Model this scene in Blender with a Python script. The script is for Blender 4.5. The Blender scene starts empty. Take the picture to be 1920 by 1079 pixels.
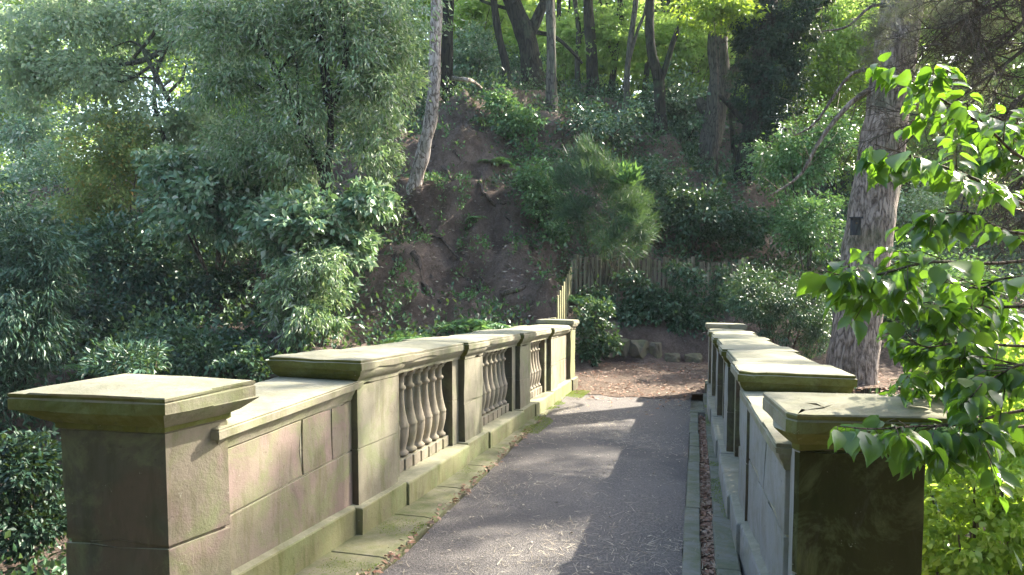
import bpy, bmesh, math, random
import numpy as np
from mathutils import Vector, noise
R = math.radians
sc = bpy.context.scene
col = sc.collection
rng = np.random.default_rng(7)
random.seed(7)

# ---------------------------------------------------------------- camera
F = 1387.0; YAW = R(14.05); PITCH = R(4.0); EYE = np.array([0.0, 0.0, 1.5])
cam = bpy.data.objects.new('camera', bpy.data.cameras.new('camera'))
col.objects.link(cam); sc.camera = cam
cam.location = EYE; cam.rotation_euler = (R(90) - PITCH, 0, YAW)
cam.data.sensor_width = 36; cam.data.lens = 36 * F / 1920
cam.data.clip_start = 0.05; cam.data.clip_end = 1000
fv = np.array([-math.sin(YAW) * math.cos(PITCH), math.cos(YAW) * math.cos(PITCH), -math.sin(PITCH)])
rv = np.array([math.cos(YAW), math.sin(YAW), 0.0]); uv = np.cross(rv, fv)
def at(px, py, Z):            # a point of the place at depth Z metres, from survey notes in photo pixels
    return EYE + Z * (fv + rv * (px - 960) / F + uv * (540 - py) / F)

# ---------------------------------------------------------------- light
SUN_EL, SUN_AZ = R(34), R(50)      # azimuth measured from +x towards +y
sd = Vector((math.cos(SUN_EL) * math.cos(SUN_AZ), math.cos(SUN_EL) * math.sin(SUN_AZ), math.sin(SUN_EL)))
w = bpy.data.worlds.new('World'); sc.world = w; w.use_nodes = True
nt = w.node_tree; nt.nodes.clear()
sky = nt.nodes.new('ShaderNodeTexSky'); sky.sky_type = 'NISHITA'; sky.sun_disc = False
sky.sun_elevation = SUN_EL; sky.sun_rotation = R(90) - SUN_AZ
sky.air_density = 1.0; sky.dust_density = 2.5; sky.ozone_density = .6
bg = nt.nodes.new('ShaderNodeBackground'); bg.inputs[1].default_value = 0.15
wo = nt.nodes.new('ShaderNodeOutputWorld')
nt.links.new(sky.outputs[0], bg.inputs[0]); nt.links.new(bg.outputs[0], wo.inputs[0])
sun = bpy.data.objects.new('sun', bpy.data.lights.new('sun', 'SUN')); col.objects.link(sun)
sun.data.energy = 4.8; sun.data.angle = R(0.6); sun.data.color = (1.0, 0.93, 0.80)
sun.rotation_euler = sd.to_track_quat('Z', 'Y').to_euler()
sc.view_settings.view_transform = 'Standard'; sc.view_settings.look = 'None'
sc.view_settings.exposure = 2.35; sc.view_settings.gamma = 1.0
sc.render.engine = 'CYCLES'
sc.cycles.max_bounces = 6; sc.cycles.transparent_max_bounces = 8; sc.cycles.diffuse_bounces = 4; sc.cycles.transmission_bounces = 4
sc.cycles.use_denoising = True

HAZE = .0005
# ---------------------------------------------------------------- object helpers
def tag(o, label=None, cat=None, group=None, kind=None):
    if label: o['label'] = label
    if cat: o['category'] = cat
    if group: o['group'] = group
    if kind: o['kind'] = kind
    return o
def empty(name, loc, label=None, cat=None, group=None, rz=0):
    o = bpy.data.objects.new(name, None); col.objects.link(o); o.empty_display_size = .2
    o.location = loc; o.rotation_euler = (0, 0, rz)
    return tag(o, label, cat, group)
def link(name, me, mats, parent=None):
    o = bpy.data.objects.new(name, me); col.objects.link(o)
    for m in (mats if isinstance(mats, (list, tuple)) else [mats]): me.materials.append(m)
    if parent is not None:
        o.parent = parent; o.location = -parent.location if parent.rotation_euler.z == 0 else (0, 0, 0)
    return o
def mesh_tris(name, V, T, smooth=False):
    V = np.asarray(V, dtype=np.float32); T = np.asarray(T, dtype=np.int32); k = T.shape[1]
    me = bpy.data.meshes.new(name)
    me.vertices.add(len(V)); me.vertices.foreach_set('co', V.ravel())
    me.loops.add(T.size); me.loops.foreach_set('vertex_index', T.ravel())
    me.polygons.add(len(T)); me.polygons.foreach_set('loop_start', np.arange(0, T.size, k, dtype=np.int32))
    me.polygons.foreach_set('loop_total', np.full(len(T), k, dtype=np.int32))
    if smooth: me.polygons.foreach_set('use_smooth', np.ones(len(T), dtype=bool))
    me.update(calc_edges=True)
    return me
class MB:                                  # collects faces into one mesh
    def __init__(s): s.v = []; s.f = []
    def add(s, v, f):
        n = len(s.v); s.v += [tuple(p) for p in v]; s.f += [tuple(i + n for i in q) for q in f]
    def rings(s, rings, cap=True, closed=True):
        n = len(rings[0]); v = [p for r in rings for p in r]; f = []
        for i in range(len(rings) - 1):
            for j in range(n if closed else n - 1):
                a = i * n + j; b = i * n + (j + 1) % n
                f.append((a, b, b + n, a + n))
        if cap:
            f.append(tuple(range(n - 1, -1, -1))); f.append(tuple((len(rings) - 1) * n + j for j in range(n)))
        s.add(v, f)
    def box(s, c, h):
        x, y, z = c; a, b, d = h
        s.rings([[(x - a, y - b, z + e), (x + a, y - b, z + e), (x + a, y + b, z + e), (x - a, y + b, z + e)] for e in (-d, d)])
    def tube(s, pts, rad, n=8, rough=0, seed=0):
        pts = [Vector(p) for p in pts]; rings = []
        up = None
        for i, p in enumerate(pts):
            t = (pts[min(i + 1, len(pts) - 1)] - pts[max(i - 1, 0)]).normalized()
            if up is None: up = t.orthogonal().normalized()
            up = (up - t * up.dot(t)).normalized(); sde = t.cross(up)
            ring = []
            for k in range(n):
                a = 2 * math.pi * k / n; d = up * math.cos(a) + sde * math.sin(a)
                r = rad[i] * (1 + rough * noise.noise(Vector((math.cos(a) * 1.6 + seed, math.sin(a) * 1.6, i * .35 + seed))))
                ring.append(p + d * r)
            rings.append(ring)
        s.rings(rings)
    def build(s, name, mat, parent=None, bevel=0, smooth=False, seg=1):
        me = bpy.data.meshes.new(name); me.from_pydata(s.v, [], s.f); 
        bm = bmesh.new(); bm.from_mesh(me)
        bmesh.ops.recalc_face_normals(bm, faces=bm.faces)
        if bevel:
            es = [e for e in bm.edges if len(e.link_faces) == 2 and e.calc_face_angle(0) > .5]
            bmesh.ops.bevel(bm, geom=es, offset=bevel, segments=seg, affect='EDGES', clamp_overlap=True)
        bm.to_mesh(me); bm.free()
        if smooth:
            for p in me.polygons: p.use_smooth = True
        return link(name, me, mat, parent)
def weather(o, step=.07, amp=.0022, chip=.014, th=.18):
    me = o.data; bm = bmesh.new(); bm.from_mesh(me)
    for _ in range(5):
        es = [e for e in bm.edges if e.calc_length() > step * 1.6]
        if not es or len(bm.verts) > 14000: break
        bmesh.ops.subdivide_edges(bm, edges=es, cuts=1, use_grid_fill=True)
    bm.normal_update(); off = Vector((id(o) % 7, 0, 0)) * 0
    mv = []
    for v in bm.verts:
        q = v.co; d = v.normal * (noise.noise(q * 5) * amp + noise.noise(q * 22) * amp * .6)
        a = max([e.calc_face_angle(0) for e in v.link_edges if len(e.link_faces) == 2] or [0])
        if a > .5:
            k = noise.noise(q * 4.3 + Vector((3, 7, 1))) + .5 * noise.noise(q * 15)
            d -= v.normal * (.0015 + (chip * min(1, (k - th) * 3) if k > th else 0))
        mv.append(d)
    for v, d in zip(bm.verts, mv): v.co += d
    bm.to_mesh(me); bm.free()
    for p in me.polygons: p.use_smooth = True
    me.set_sharp_from_angle(angle=R(28))
def curve_pts(pts, n):                     # Catmull-Rom resample
    P = [np.array(p, float) for p in pts]; P = [2 * P[0] - P[1]] + P + [2 * P[-1] - P[-2]]; out = []
    m = len(P) - 3
    for k in range(n):
        t = k / (n - 1) * m; i = min(int(t), m - 1); u = t - i
        a, b, c, d = P[i:i + 4]
        out.append(.5 * (2 * b + (c - a) * u + (2 * a - 5 * b + 4 * c - d) * u * u + (3 * b - a - 3 * c + d) * u ** 3))
    return out

# ---------------------------------------------------------------- materials
def newmat(name):
    m = bpy.data.materials.new(name); m.use_nodes = True; t = m.node_tree; t.nodes.clear()
    return m, t, t.nodes, t.links
def N(t, typ, **kw):
    n = t.nodes.new(typ)
    for k, v in kw.items():
        if k.startswith('_'): setattr(n, k[1:], v)
        else: n.inputs[k.replace('__', ' ')].default_value = v
    return n
def ramp(t, fac, stops):
    r = t.nodes.new('ShaderNodeValToRGB'); e = r.color_ramp.elements
    while len(e) < len(stops): e.new(.5)
    for el, (p, c) in zip(e, stops): el.position = p; el.color = (*c, 1) if len(c) == 3 else c
    t.links.new(fac, r.inputs[0]); return r.outputs[0]
def mix(t, fac, a, b, mode='MIX'):
    m = t.nodes.new('ShaderNodeMix'); m.data_type = 'RGBA'; m.blend_type = mode
    for sock, v in ((m.inputs[0], fac), (m.inputs[6], a), (m.inputs[7], b)):
        if isinstance(v, (int, float)): sock.default_value = v
        elif isinstance(v, tuple): sock.default_value = (*v, 1)
        else: t.links.new(v, sock)
    return m.outputs[2]
def nz(t, co, scale, detail=5, rough=.6, dist=0):
    n = N(t, 'ShaderNodeTexNoise', Scale=scale, Detail=detail, Roughness=rough, Distortion=dist)
    t.links.new(co, n.inputs['Vector']); return n.outputs['Fac']
def coords(t, scale=(1, 1, 1)):
    g = t.nodes.new('ShaderNodeNewGeometry')
    if scale == (1, 1, 1): return g.outputs['Position']
    m = N(t, 'ShaderNodeMapping', Scale=scale); t.links.new(g.outputs['Position'], m.inputs['Vector']); return m.outputs[0]
def finish(t, colr, rough, bumps=(), spec=.3):
    b = N(t, 'ShaderNodeBsdfPrincipled'); b.inputs['Specular IOR Level'].default_value = spec
    t.links.new(colr, b.inputs['Base Color'])
    if isinstance(rough, (int, float)): b.inputs['Roughness'].default_value = rough
    else: t.links.new(rough, b.inputs['Roughness'])
    prev = None
    for h, st, d in bumps:
        bp = N(t, 'ShaderNodeBump', Strength=st, Distance=d); t.links.new(h, bp.inputs['Height'])
        if prev: t.links.new(prev, bp.inputs['Normal'])
        prev = bp.outputs[0]
    if prev: t.links.new(prev, b.inputs['Normal'])
    o = N(t, 'ShaderNodeOutputMaterial'); t.links.new(b.outputs[0], o.inputs[0])
def thr(t, v, a, b):
    m = N(t, 'ShaderNodeMapRange'); m.inputs[1].default_value = a; m.inputs[2].default_value = b
    t.links.new(v, m.inputs[0]); return m.outputs[0]
def mul(t, a, b, op='MULTIPLY'):
    m = t.nodes.new('ShaderNodeMath'); m.operation = op
    for s, v in ((m.inputs[0], a), (m.inputs[1], b)):
        if isinstance(v, (int, float)): s.default_value = v
        else: t.links.new(v, s)
    return m.outputs[0]
def stone_mat(name, c1, c2, algae, streak=(.1, .11, .035), pink=None, dirt=.5, top1=(.23, .225, .15), top2=(.35, .33, .24), topk=.75, medc=(.17, .145, .10)):
    m, t, n, l = newmat(name); co = coords(t)
    big = nz(t, co, 1.7, 4, .6, .4); med = nz(t, co, 7, 6, .65); fine = nz(t, co, 90, 3, .7)
    c = mix(t, thr(t, big, .35, .65), c1, c2)
    if pink: c = mix(t, thr(t, nz(t, co, 2.6, 3, .5, .8), .46, .60), c, pink)
    c = mix(t, mul(t, thr(t, med, .45, .75), .7), c, medc, 'MIX')
    c = mix(t, mul(t, thr(t, nz(t, coords(t, (3, 3, .7)), 2.2, 6, .8, 1.2), .56, .68), .45), c, (.075, .07, .05))
    g = t.nodes.new('ShaderNodeNewGeometry'); sx = N(t, 'ShaderNodeSeparateXYZ'); l.new(g.outputs['Normal'], sx.inputs[0])
    vert = nz(t, coords(t, (5, 5, .9)), 1.5, 5, .7, .3)
    c = mix(t, mul(t, thr(t, vert, .5, .72), algae), c, streak)
    c = mix(t, mul(t, thr(t, nz(t, co, 3.3, 6, .75, .6), .48, .62), algae * .8), c, (.19, .215, .10))
    top = mul(t, thr(t, sx.outputs[2], .6, .95), topk)
    tc = mix(t, thr(t, nz(t, co, 4.5, 7, .75, .5), .38, .62), top1, top2)
    tc = mix(t, mul(t, thr(t, nz(t, co, 9, 6, .8, 1.0), .52, .66), .6), tc, (.20, .17, .09))
    c = mix(t, top, c, tc)
    spots = nz(t, co, 26, 4, .8); c = mix(t, mul(t, thr(t, spots, .62, .7), dirt), c, (.05, .045, .03))
    lich = nz(t, co, 14, 5, .8, .2); c = mix(t, mul(t, thr(t, lich, .66, .7), .35), c, (.55, .54, .42))
    finish(t, c, .92, [(med, .35, .02), (fine, .5, .004)], .2)
    return m
def N_vec(t, co):
    n = N(t, 'ShaderNodeTexNoise', Scale=1.8, Detail=4); t.links.new(co, n.inputs['Vector']); return n.outputs['Color']
M = {}
M['stone'] = stone_mat('sandstone', (0.241, 0.215, 0.159), (0.267, 0.249, 0.181), .7)
M['ground_stone'] = stone_mat('trodden_kerb_stone', (0.172, 0.159, 0.112), (0.129, 0.133, 0.0688), .8, dirt=.8, top1=(0.103, 0.12, 0.043), top2=(0.206, 0.189, 0.129), topk=.8)
M['kerb_grey'] = stone_mat('grey_kerb_stone', (0.172, 0.172, 0.155), (0.129, 0.133, 0.112), .5, dirt=.8, top1=(0.112, 0.129, 0.0688), top2=(0.206, 0.206, 0.181), topk=.8)
M['stone_dark'] = stone_mat('shade_dark_sandstone', (0.112, 0.103, 0.0731), (0.086, 0.0843, 0.0602), .5, (0.043, 0.043, 0.0172), (0.112, 0.086, 0.0602), medc=(.08, .072, .045))  # darker stone that paints shade onto the faces turned to the viewer
M['stone_pink'] = stone_mat('pink_sandstone', (0.241, 0.202, 0.159), (0.232, 0.215, 0.142), .8, pink=(0.245, 0.185, 0.159))
M['stone_green'] = stone_mat('mossy_sandstone', (0.189, 0.185, 0.0903), (0.224, 0.215, 0.12), .95, (0.086, 0.103, 0.0258))
M['stone_grey'] = stone_mat('grey_sandstone', (0.31, 0.305, 0.284), (0.249, 0.249, 0.237), .25, (0.172, 0.172, 0.129))
M['cap_green'] = stone_mat('shaded_algae_sandstone', (0.103, 0.107, 0.0215), (0.129, 0.129, 0.0387), .7, (0.0602, 0.0731, 0.0103), medc=(.09, .09, .03))  # algae green darkened to put shade into the cap fronts
M['stone_black'] = stone_mat('shade_black_mossy_sandstone', (.040, .040, .014), (.034, .037, .011), .5, (.018, .022, .005), dirt=.3, medc=(.03, .028, .012))  # shade on the right near pier's front painted as very dark mossy stone
M['stone_turned'] = stone_mat('turned_sandstone', (.31, .265, .20), (.28, .245, .19), .25)
M['rock'] = stone_mat('earthy_rock', (.16, .13, .10), (.12, .105, .08), .5, (.05, .05, .02), top1=(.09, .10, .04), top2=(.17, .145, .10))
M['mortar'] = stone_mat('lime_mortar', (.46, .42, .32), (.40, .37, .27), .3)

def asphalt():
    m, t, n, l = newmat('worn_asphalt'); co = coords(t)
    f = nz(t, co, 75, 4, .85); v = n.new('ShaderNodeTexVoronoi'); v.inputs['Scale'].default_value = 110; l.new(co, v.inputs['Vector'])
    c = ramp(t, f, [(.34, (.045, .040, .036)), (.5, (.116, .103, .093)), (.66, (.25, .228, .205))])
    big = nz(t, co, 1.1, 5, .65, .5)
    c = mix(t, thr(t, big, .4, .65), c, mix(t, .5, c, (.16, .14, .125)))
    c = mix(t, mul(t, thr(t, nz(t, co, 22, 6, .8), .55, .7), .5), c, (.24, .21, .18))
    v2 = n.new('ShaderNodeTexVoronoi'); v2.feature = 'DISTANCE_TO_EDGE'; v2.inputs['Scale'].default_value = .55; n3 = N(t, 'ShaderNodeTexNoise', Scale=3, Detail=6); l.new(co, n3.inputs['Vector']); l.new(mix(t, .25, co, n3.outputs['Color']), v2.inputs['Vector'])
    
    c = mix(t, mul(t, thr(t, nz(t, co, .55, 3, .5, .3), .52, .56), .35), c, (.045, .043, .045))
    finish(t, c, .82, [(v.outputs[0], .9, .006), (f, .5, .003)], .35); return m
M['asphalt'] = asphalt()
def soil(name, a, b, c3, sc1=1.3):
    m, t, n, l = newmat(name); co = coords(t)
    c = mix(t, thr(t, nz(t, co, sc1, 6, .7, .6), .38, .62), a, b)
    c = mix(t, mul(t, thr(t, nz(t, coords(t, (1, 1, .35)), 6, 8, .8, 1.2), .5, .66), .8), c, c3)
    fine = nz(t, co, 34, 6, .8); c = mix(t, thr(t, fine, .35, .75), mix(t, .5, c, (.015, .011, .01)), c)
    finish(t, c, .95, [(nz(t, co, 2.5, 8, .8, .8), 1.0, .35), (fine, .9, .05)], .15); return m
M['soil'] = soil('woodland_soil', (.19, .135, .105), (.39, .295, .24), (.085, .08, .045), 1.3)
M['clod'] = soil('stony_clods', (.25, .20, .17), (.40, .35, .31), (.13, .10, .08), 3.0)
def bark(name, a, b, c3, sc1=9, stretch=.22, depth=.05, vor=True, dist=.2, cw=.13):
    m, t, n, l = newmat(name); co = coords(t, (1, 1, stretch))
    v = n.new('ShaderNodeTexVoronoi'); v.feature = 'DISTANCE_TO_EDGE'; v.inputs['Scale'].default_value = sc1
    nn = N(t, 'ShaderNodeTexNoise', Scale=5, Detail=3); l.new(co, nn.inputs['Vector'])
    l.new(mix(t, dist, co, nn.outputs['Color']), v.inputs['Vector'])
    f = nz(t, co, 14, 6, .75)
    c = mix(t, thr(t, f, .35, .68), a, b)
    crack = thr(t, mul(t, v.outputs[0], mul(t, nz(t, coords(t, (1, 1, .5)), 12, 4, .7), .28, 'SUBTRACT'), 'ADD') if cw > .2 else v.outputs[0], .0 if cw < .2 else .14, cw if cw < .2 else .14 + cw)
    c = mix(t, crack, c3, c)
    c = mix(t, mul(t, thr(t, nz(t, coords(t), 1.6, 4), .52, .68), .45), c, (.09, .12, .06))
    finish(t, c, .93, [(crack, .8 if vor else .3, depth), (f, .6, .02)], .2); return m
M['bark_pine'] = bark('pine_bark', (.24, .185, .15), (.42, .35, .30), (.09, .068, .055), 15, .17, .04, dist=.35, cw=.3)
M['bark_dark'] = bark('dark_bark', (.030, .028, .020), (.060, .054, .038), (.012, .011, .008), 12, .15, .03)
M['bark_grey'] = bark('grey_bark', (.085, .08, .06), (.14, .125, .10), (.035, .03, .024), 14, .2, .02)
M['bark_pale'] = bark('pale_flaking_bark', (.22, .18, .15), (.58, .50, .44), (.11, .08, .06), 9, .35, .02, dist=.45)
M['twig'] = bark('twig_bark', (.10, .075, .055), (.17, .13, .10), (.05, .04, .03), 20, .3, .01)
M['root'] = bark('root_bark', (.085, .062, .048), (.15, .115, .095), (.03, .022, .018), 14, .3, .01)
M['wood'] = bark('weathered_fence_wood', (.21, .18, .125), (.34, .30, .21), (.11, .09, .06), 16, .05, .006)
M['wood_green'] = bark('green_stained_wood', (.24, .22, .12), (.36, .33, .18), (.12, .11, .06), 16, .05, .006)
M['box'] = bark('painted_box_board', (.035, .038, .045), (.06, .062, .07), (.02, .02, .02), 10, .3, .004)

def leafmat(name, cols, trans=.35, rough=.42, gl=.5, tcol=None):
    m, t, n, l = newmat(name); g = n.new('ShaderNodeNewGeometry')
    k = len(cols); c = ramp(t, g.outputs['Random Per Island'], [(i / max(k - 1, 1), cc) for i, cc in enumerate(cols)])
    big = nz(t, coords(t), .9, 3, .6); c = mix(t, thr(t, big, .35, .65), mix(t, .22, c, (.02, .05, .02)), c)
    b = N(t, 'ShaderNodeBsdfPrincipled', Roughness=rough); b.inputs['Specular IOR Level'].default_value = gl
    l.new(c, b.inputs['Base Color'])
    tr = n.new('ShaderNodeBsdfTranslucent')
    if tcol: l.new(mix(t, .6, c, tcol), tr.inputs[0])
    else: l.new(mix(t, .5, c, (.22, .34, .03)), tr.inputs[0])
    mx = n.new('ShaderNodeMixShader'); mx.inputs[0].default_value = trans
    l.new(b.outputs[0], mx.inputs[1]); l.new(tr.outputs[0], mx.inputs[2])
    o = n.new('ShaderNodeOutputMaterial'); l.new(mx.outputs[0], o.inputs[0]); return m
L = {}  # brightest ramp stops of several leaves are painted highlights
L['pale'] = leafmat('pale_leaf', [(0.1292, 0.2121, 0.097), (0.1724, 0.2828, 0.1291), (0.3194, 0.4469, 0.2154), (0.2451, 0.377, 0.1946), (0.4901, 0.55, 0.3223), (0.55, 0.55, 0.5279)], .3, .4, .45)
L['blue'] = leafmat('blue_green_leaf', [(0.1026, 0.1957, 0.1081), (0.1366, 0.261, 0.1441), (0.247, 0.369, 0.2079), (0.328, 0.456, 0.2706), (0.5485, 0.55, 0.4389)], .25, .4, .45)
L['mid'] = leafmat('mid_green_leaf', [(0.0526, 0.1356, 0.046), (0.0701, 0.1808, 0.0613), (0.12, 0.2608, 0.0876), (0.1001, 0.2208, 0.0876), (0.1808, 0.3202, 0.1232), (0.3126, 0.5216, 0.2209)], .3, .4, .45)
L['dark'] = leafmat('dark_evergreen_leaf', [(0.0196, 0.0544, 0.0326), (0.0261, 0.0725, 0.0435), (0.0435, 0.109, 0.0653), (0.058, 0.131, 0.0798), (0.117, 0.2265, 0.1497)], .18, .4, .45)
L['ivy'] = leafmat('ivy_leaf', [(0.0196, 0.0544, 0.0239), (0.0261, 0.0725, 0.0319), (0.0508, 0.116, 0.0508), (0.0798, 0.145, 0.0725), (0.1497, 0.2475, 0.1387)], .18, .4, .45)
L['gloss'] = leafmat('glossy_holly_leaf', [(0.0391, 0.0918, 0.0457), (0.0522, 0.1224, 0.0609), (0.1044, 0.192, 0.0914), (0.1572, 0.2436, 0.1218), (0.2718, 0.4014, 0.2142)], .15, 0.22, .9)
L['lime'] = leafmat('sunlit_lime_leaf', [(0.182, 0.308, 0.042), (0.252, 0.392, 0.049), (0.336, 0.448, 0.07), (0.14, 0.252, 0.042)], .5, .45, .4, (.42, .55, .04))
L['yellow'] = leafmat('yellowing_leaf', [(.15, .24, .08), (.24, .34, .10), (.34, .38, .11), (.18, .28, .09), (.30, .36, .12), (.48, .28, .07)], .4, .5, .4, (.4, .5, .12))
L['hornbeam'] = leafmat('sunlit_hornbeam_leaf', [(.08, .18, .03), (.22, .38, .06), (.36, .50, .09), (.13, .26, .05), (.52, .62, .2), (.28, .42, .06)], .5, .4, .5, (.65, .85, .07))
L['canopy'] = leafmat('sunlit_canopy_leaf', [(.12, .24, .05), (.30, .44, .09), (.20, .33, .06), (.44, .54, .18), (.26, .40, .08), (.55, .62, .28)], .6, .45, .4, (.55, .74, .16))
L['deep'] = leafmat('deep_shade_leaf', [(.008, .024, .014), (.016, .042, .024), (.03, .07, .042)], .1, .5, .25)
L['mist'] = leafmat('haze_pale_leaf', [(0.208, 0.3, 0.154), (0.338, 0.425, 0.242), (0.442, 0.5, 0.308), (0.26, 0.375, 0.198), (0.55, 0.55, 0.396)], .45, .4, .5, (.45, .6, .3))  # leaf colour lightened to carry the pale haze at upper left
L['dogwood'] = leafmat('dogwood_leaf', [(.035, .10, .02), (.07, .17, .03), (.05, .125, .04), (.11, .20, .03)], .5, .3, .8, (.26, .50, .015))
L['fern'] = leafmat('fern_frond', [(0.0626, 0.1565, 0.0548), (0.0835, 0.2088, 0.0731), (0.1469, 0.3125, 0.1006), (0.1253, 0.2506, 0.0914), (0.2311, 0.419, 0.1747)], .35, .4, .45)
L['broom'] = leafmat('feathery_frond', [(.035, .09, .055), (.06, .14, .08), (.025, .065, .04), (.09, .19, .10)], .25, .5, .35)
L['litter'] = leafmat('fallen_leaf', [(.26, .13, .08), (.38, .21, .14), (.2, .11, .07), (.5, .36, .26), (.30, .18, .13)], .1, .7, .3, (.3, .15, .08))
L['palelitter'] = leafmat('bleached_leaf', [(.40, .30, .22), (.22, .14, .10), (.55, .47, .38), (.30, .2, .14)], .1, .6, .3)
L['needle'] = leafmat('fallen_needle', [(.36, .30, .22), (.50, .44, .34), (.28, .22, .15)], .0, .7, .3)
L['moss'] = leafmat('moss_tuft', [(.20, .28, .04), (.30, .38, .07), (.14, .2, .04)], .35, .8, .2)

# ---------------------------------------------------------------- foliage arrays
T_DIAMOND = (np.array([(0, 0, 0), (.27, .42, .07), (0, 1, -.06), (-.27, .42, .07)]), np.array([(0, 1, 2), (0, 2, 3)]))
T_NARROW = (np.array([(0, 0, 0), (.13, .45, .04), (0, 1, -.12), (-.13, .45, .04)]), np.array([(0, 1, 2), (0, 2, 3)]))
T_BLADE = (np.array([(-.022, 0, 0), (.022, 0, 0), (0, 1, -.1)]), np.array([(0, 1, 2)]))
T_STRAW = (np.array([(-.03, 0, 0), (.03, 0, 0), (0, 1, 0.)]), np.array([(0, 1, 2)]))
T_NEEDLE = (np.array([(-.012, 0, 0), (.012, 0, 0), (0, 1, -.06)]), np.array([(0, 1, 2)]))
T_BROAD = (np.array([(0, 0, 0), (0, .3, -.01), (0, .62, -.05), (0, .85, -.13), (0, 1.03, -.24),
                     (.24, .12, .06), (.36, .36, .085), (.27, .66, .03), (.10, .88, -.09),
                     (-.24, .12, .06), (-.36, .36, .085), (-.27, .66, .03), (-.10, .88, -.09)]),
           np.array([(0, 5, 1), (1, 5, 6), (1, 6, 2), (2, 6, 7), (2, 7, 3), (3, 7, 8), (3, 8, 4),
                     (0, 1, 9), (1, 10, 9), (1, 2, 10), (2, 11, 10), (2, 3, 11), (3, 12, 11), (3, 4, 12)]))
def place_leaves(C, D, S, tpl, roll=.8, g=None):
    """C centres, D direction each leaf points, S sizes"""
    g = g or rng; n = len(C)
    D = D / (np.linalg.norm(D, axis=1, keepdims=True) + 1e-9)
    up = np.tile(np.array([0., 0, 1]), (n, 1)) + g.normal(0, roll, (n, 3))
    X = np.cross(D, up); X /= (np.linalg.norm(X, axis=1, keepdims=True) + 1e-9); Zv = np.cross(X, D)
    tv, tf = tpl
    wd = g.uniform(.75, 1.2, (n, 1, 1)); cu = g.uniform(.2, 2.0, (n, 1, 1)); sk = g.normal(0, .12, (n, 1, 1))
    V = C[:, None, :] + S[:, None, None] * ((tv[None, :, 0:1] * wd + sk * tv[None, :, 1:2] ** 2) * X[:, None] + tv[None, :, 1:2] * D[:, None] + tv[None, :, 2:3] * cu * Zv[:, None])
    T = tf[None] + (np.arange(n) * len(tv))[:, None, None]
    return V.reshape(-1, 3), T.reshape(-1, 3)
def clumped(center, radii, n, clump=.3, nclump=None, droop=.3, shell=.55, flat=.6, g=None):
    g = g or rng; center = np.array(center, float); radii = np.array(radii, float)
    rr = float(np.cbrt(radii.prod())); nclump = nclump or int(26 / max(clump, .1) ** 1.1)
    d = g.normal(size=(nclump, 3)); d /= np.linalg.norm(d, axis=1, keepdims=True)
    q = shell + (1 - shell) * g.random(nclump) ** .7; q = np.where(g.random(nclump) < .25, g.random(nclump) * shell, q)
    lump = 1 + .22 * np.sin(d[:, 0] * 5 + center[0]) * np.cos(d[:, 2] * 4 + center[1])
    cc = center + d * (q * lump)[:, None] * radii
    idx = g.integers(0, nclump, n); cs = (clump * rr * (.5 + g.random(nclump)))[idx]
    e = g.normal(size=(n, 3)) * .5; e[:, 2] *= flat
    P = cc[idx] + e * cs[:, None]
    D = .5 * e + .55 * d[idx] + g.normal(0, .45, (n, 3)); D[:, 2] -= droop
    return P, D
def foliage(name, parent, mat, parts, tpl=T_DIAMOND, roll=.8, g=None):
    """parts: list of (P, D, S)"""
    Vs, Ts, k = [], [], 0
    for P, D, S in parts:
        V, T = place_leaves(P, D, S, tpl, roll, g); Vs.append(V); Ts.append(T + k); k += len(V)
    return link(name, mesh_tris(name, np.concatenate(Vs), np.concatenate(Ts)), mat, parent)
def sizes(n, s, g=None): return s * (.6 + .8 * (g or rng).random(n))

# ---------------------------------------------------------------- terrain
ctrl = [(1040, 610, 14.8), (900, 620, 14.2), (700, 650, 13.5), (850, 560, 16), (950, 450, 17.6), (1010, 520, 16.4), (760, 470, 17), (880, 350, 19.3), (780, 350, 19.2),
        (850, 250, 21.2), (760, 250, 21.5), (870, 185, 22.8), (930, 165, 24), (1000, 175, 25), (1034, 222, 23), (1110, 185, 27), (1240, 250, 24.3), (1335, 345, 24),
        (1395, 355, 23), (1100, 300, 21), (1180, 400, 20), (1000, 360, 19.5), (1120, 480, 18.6), (1250, 500, 18.9), (1400, 510, 19.2), (1550, 500, 21),
        (600, 610, 14), (500, 610, 15), (500, 500, 17), (400, 420, 20), (300, 330, 25), (640, 400, 18), (640, 280, 22), (250, 620, 15.5), (100, 680, 15), (0, 720, 14),
        (250, 500, 19), (150, 420, 30), (0, 380, 40), (-300, 380, 45), (-400, 700, 14), (700, 190, 26), (850, 150, 29), (1000, 130, 34), (1300, 200, 36), (1600, 330, 38),
        (1900, 420, 40), (1500, 420, 26), (1700, 500, 24), (1900, 560, 22), (1700, 715, 13.4), (1900, 690, 15), (1580, 735, 13.3), (2300, 600, 22), (2200, 800, 10),
        (500, 250, 30), (200, 350, 40)]
cp = [at(*c) for c in ctrl]
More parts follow.
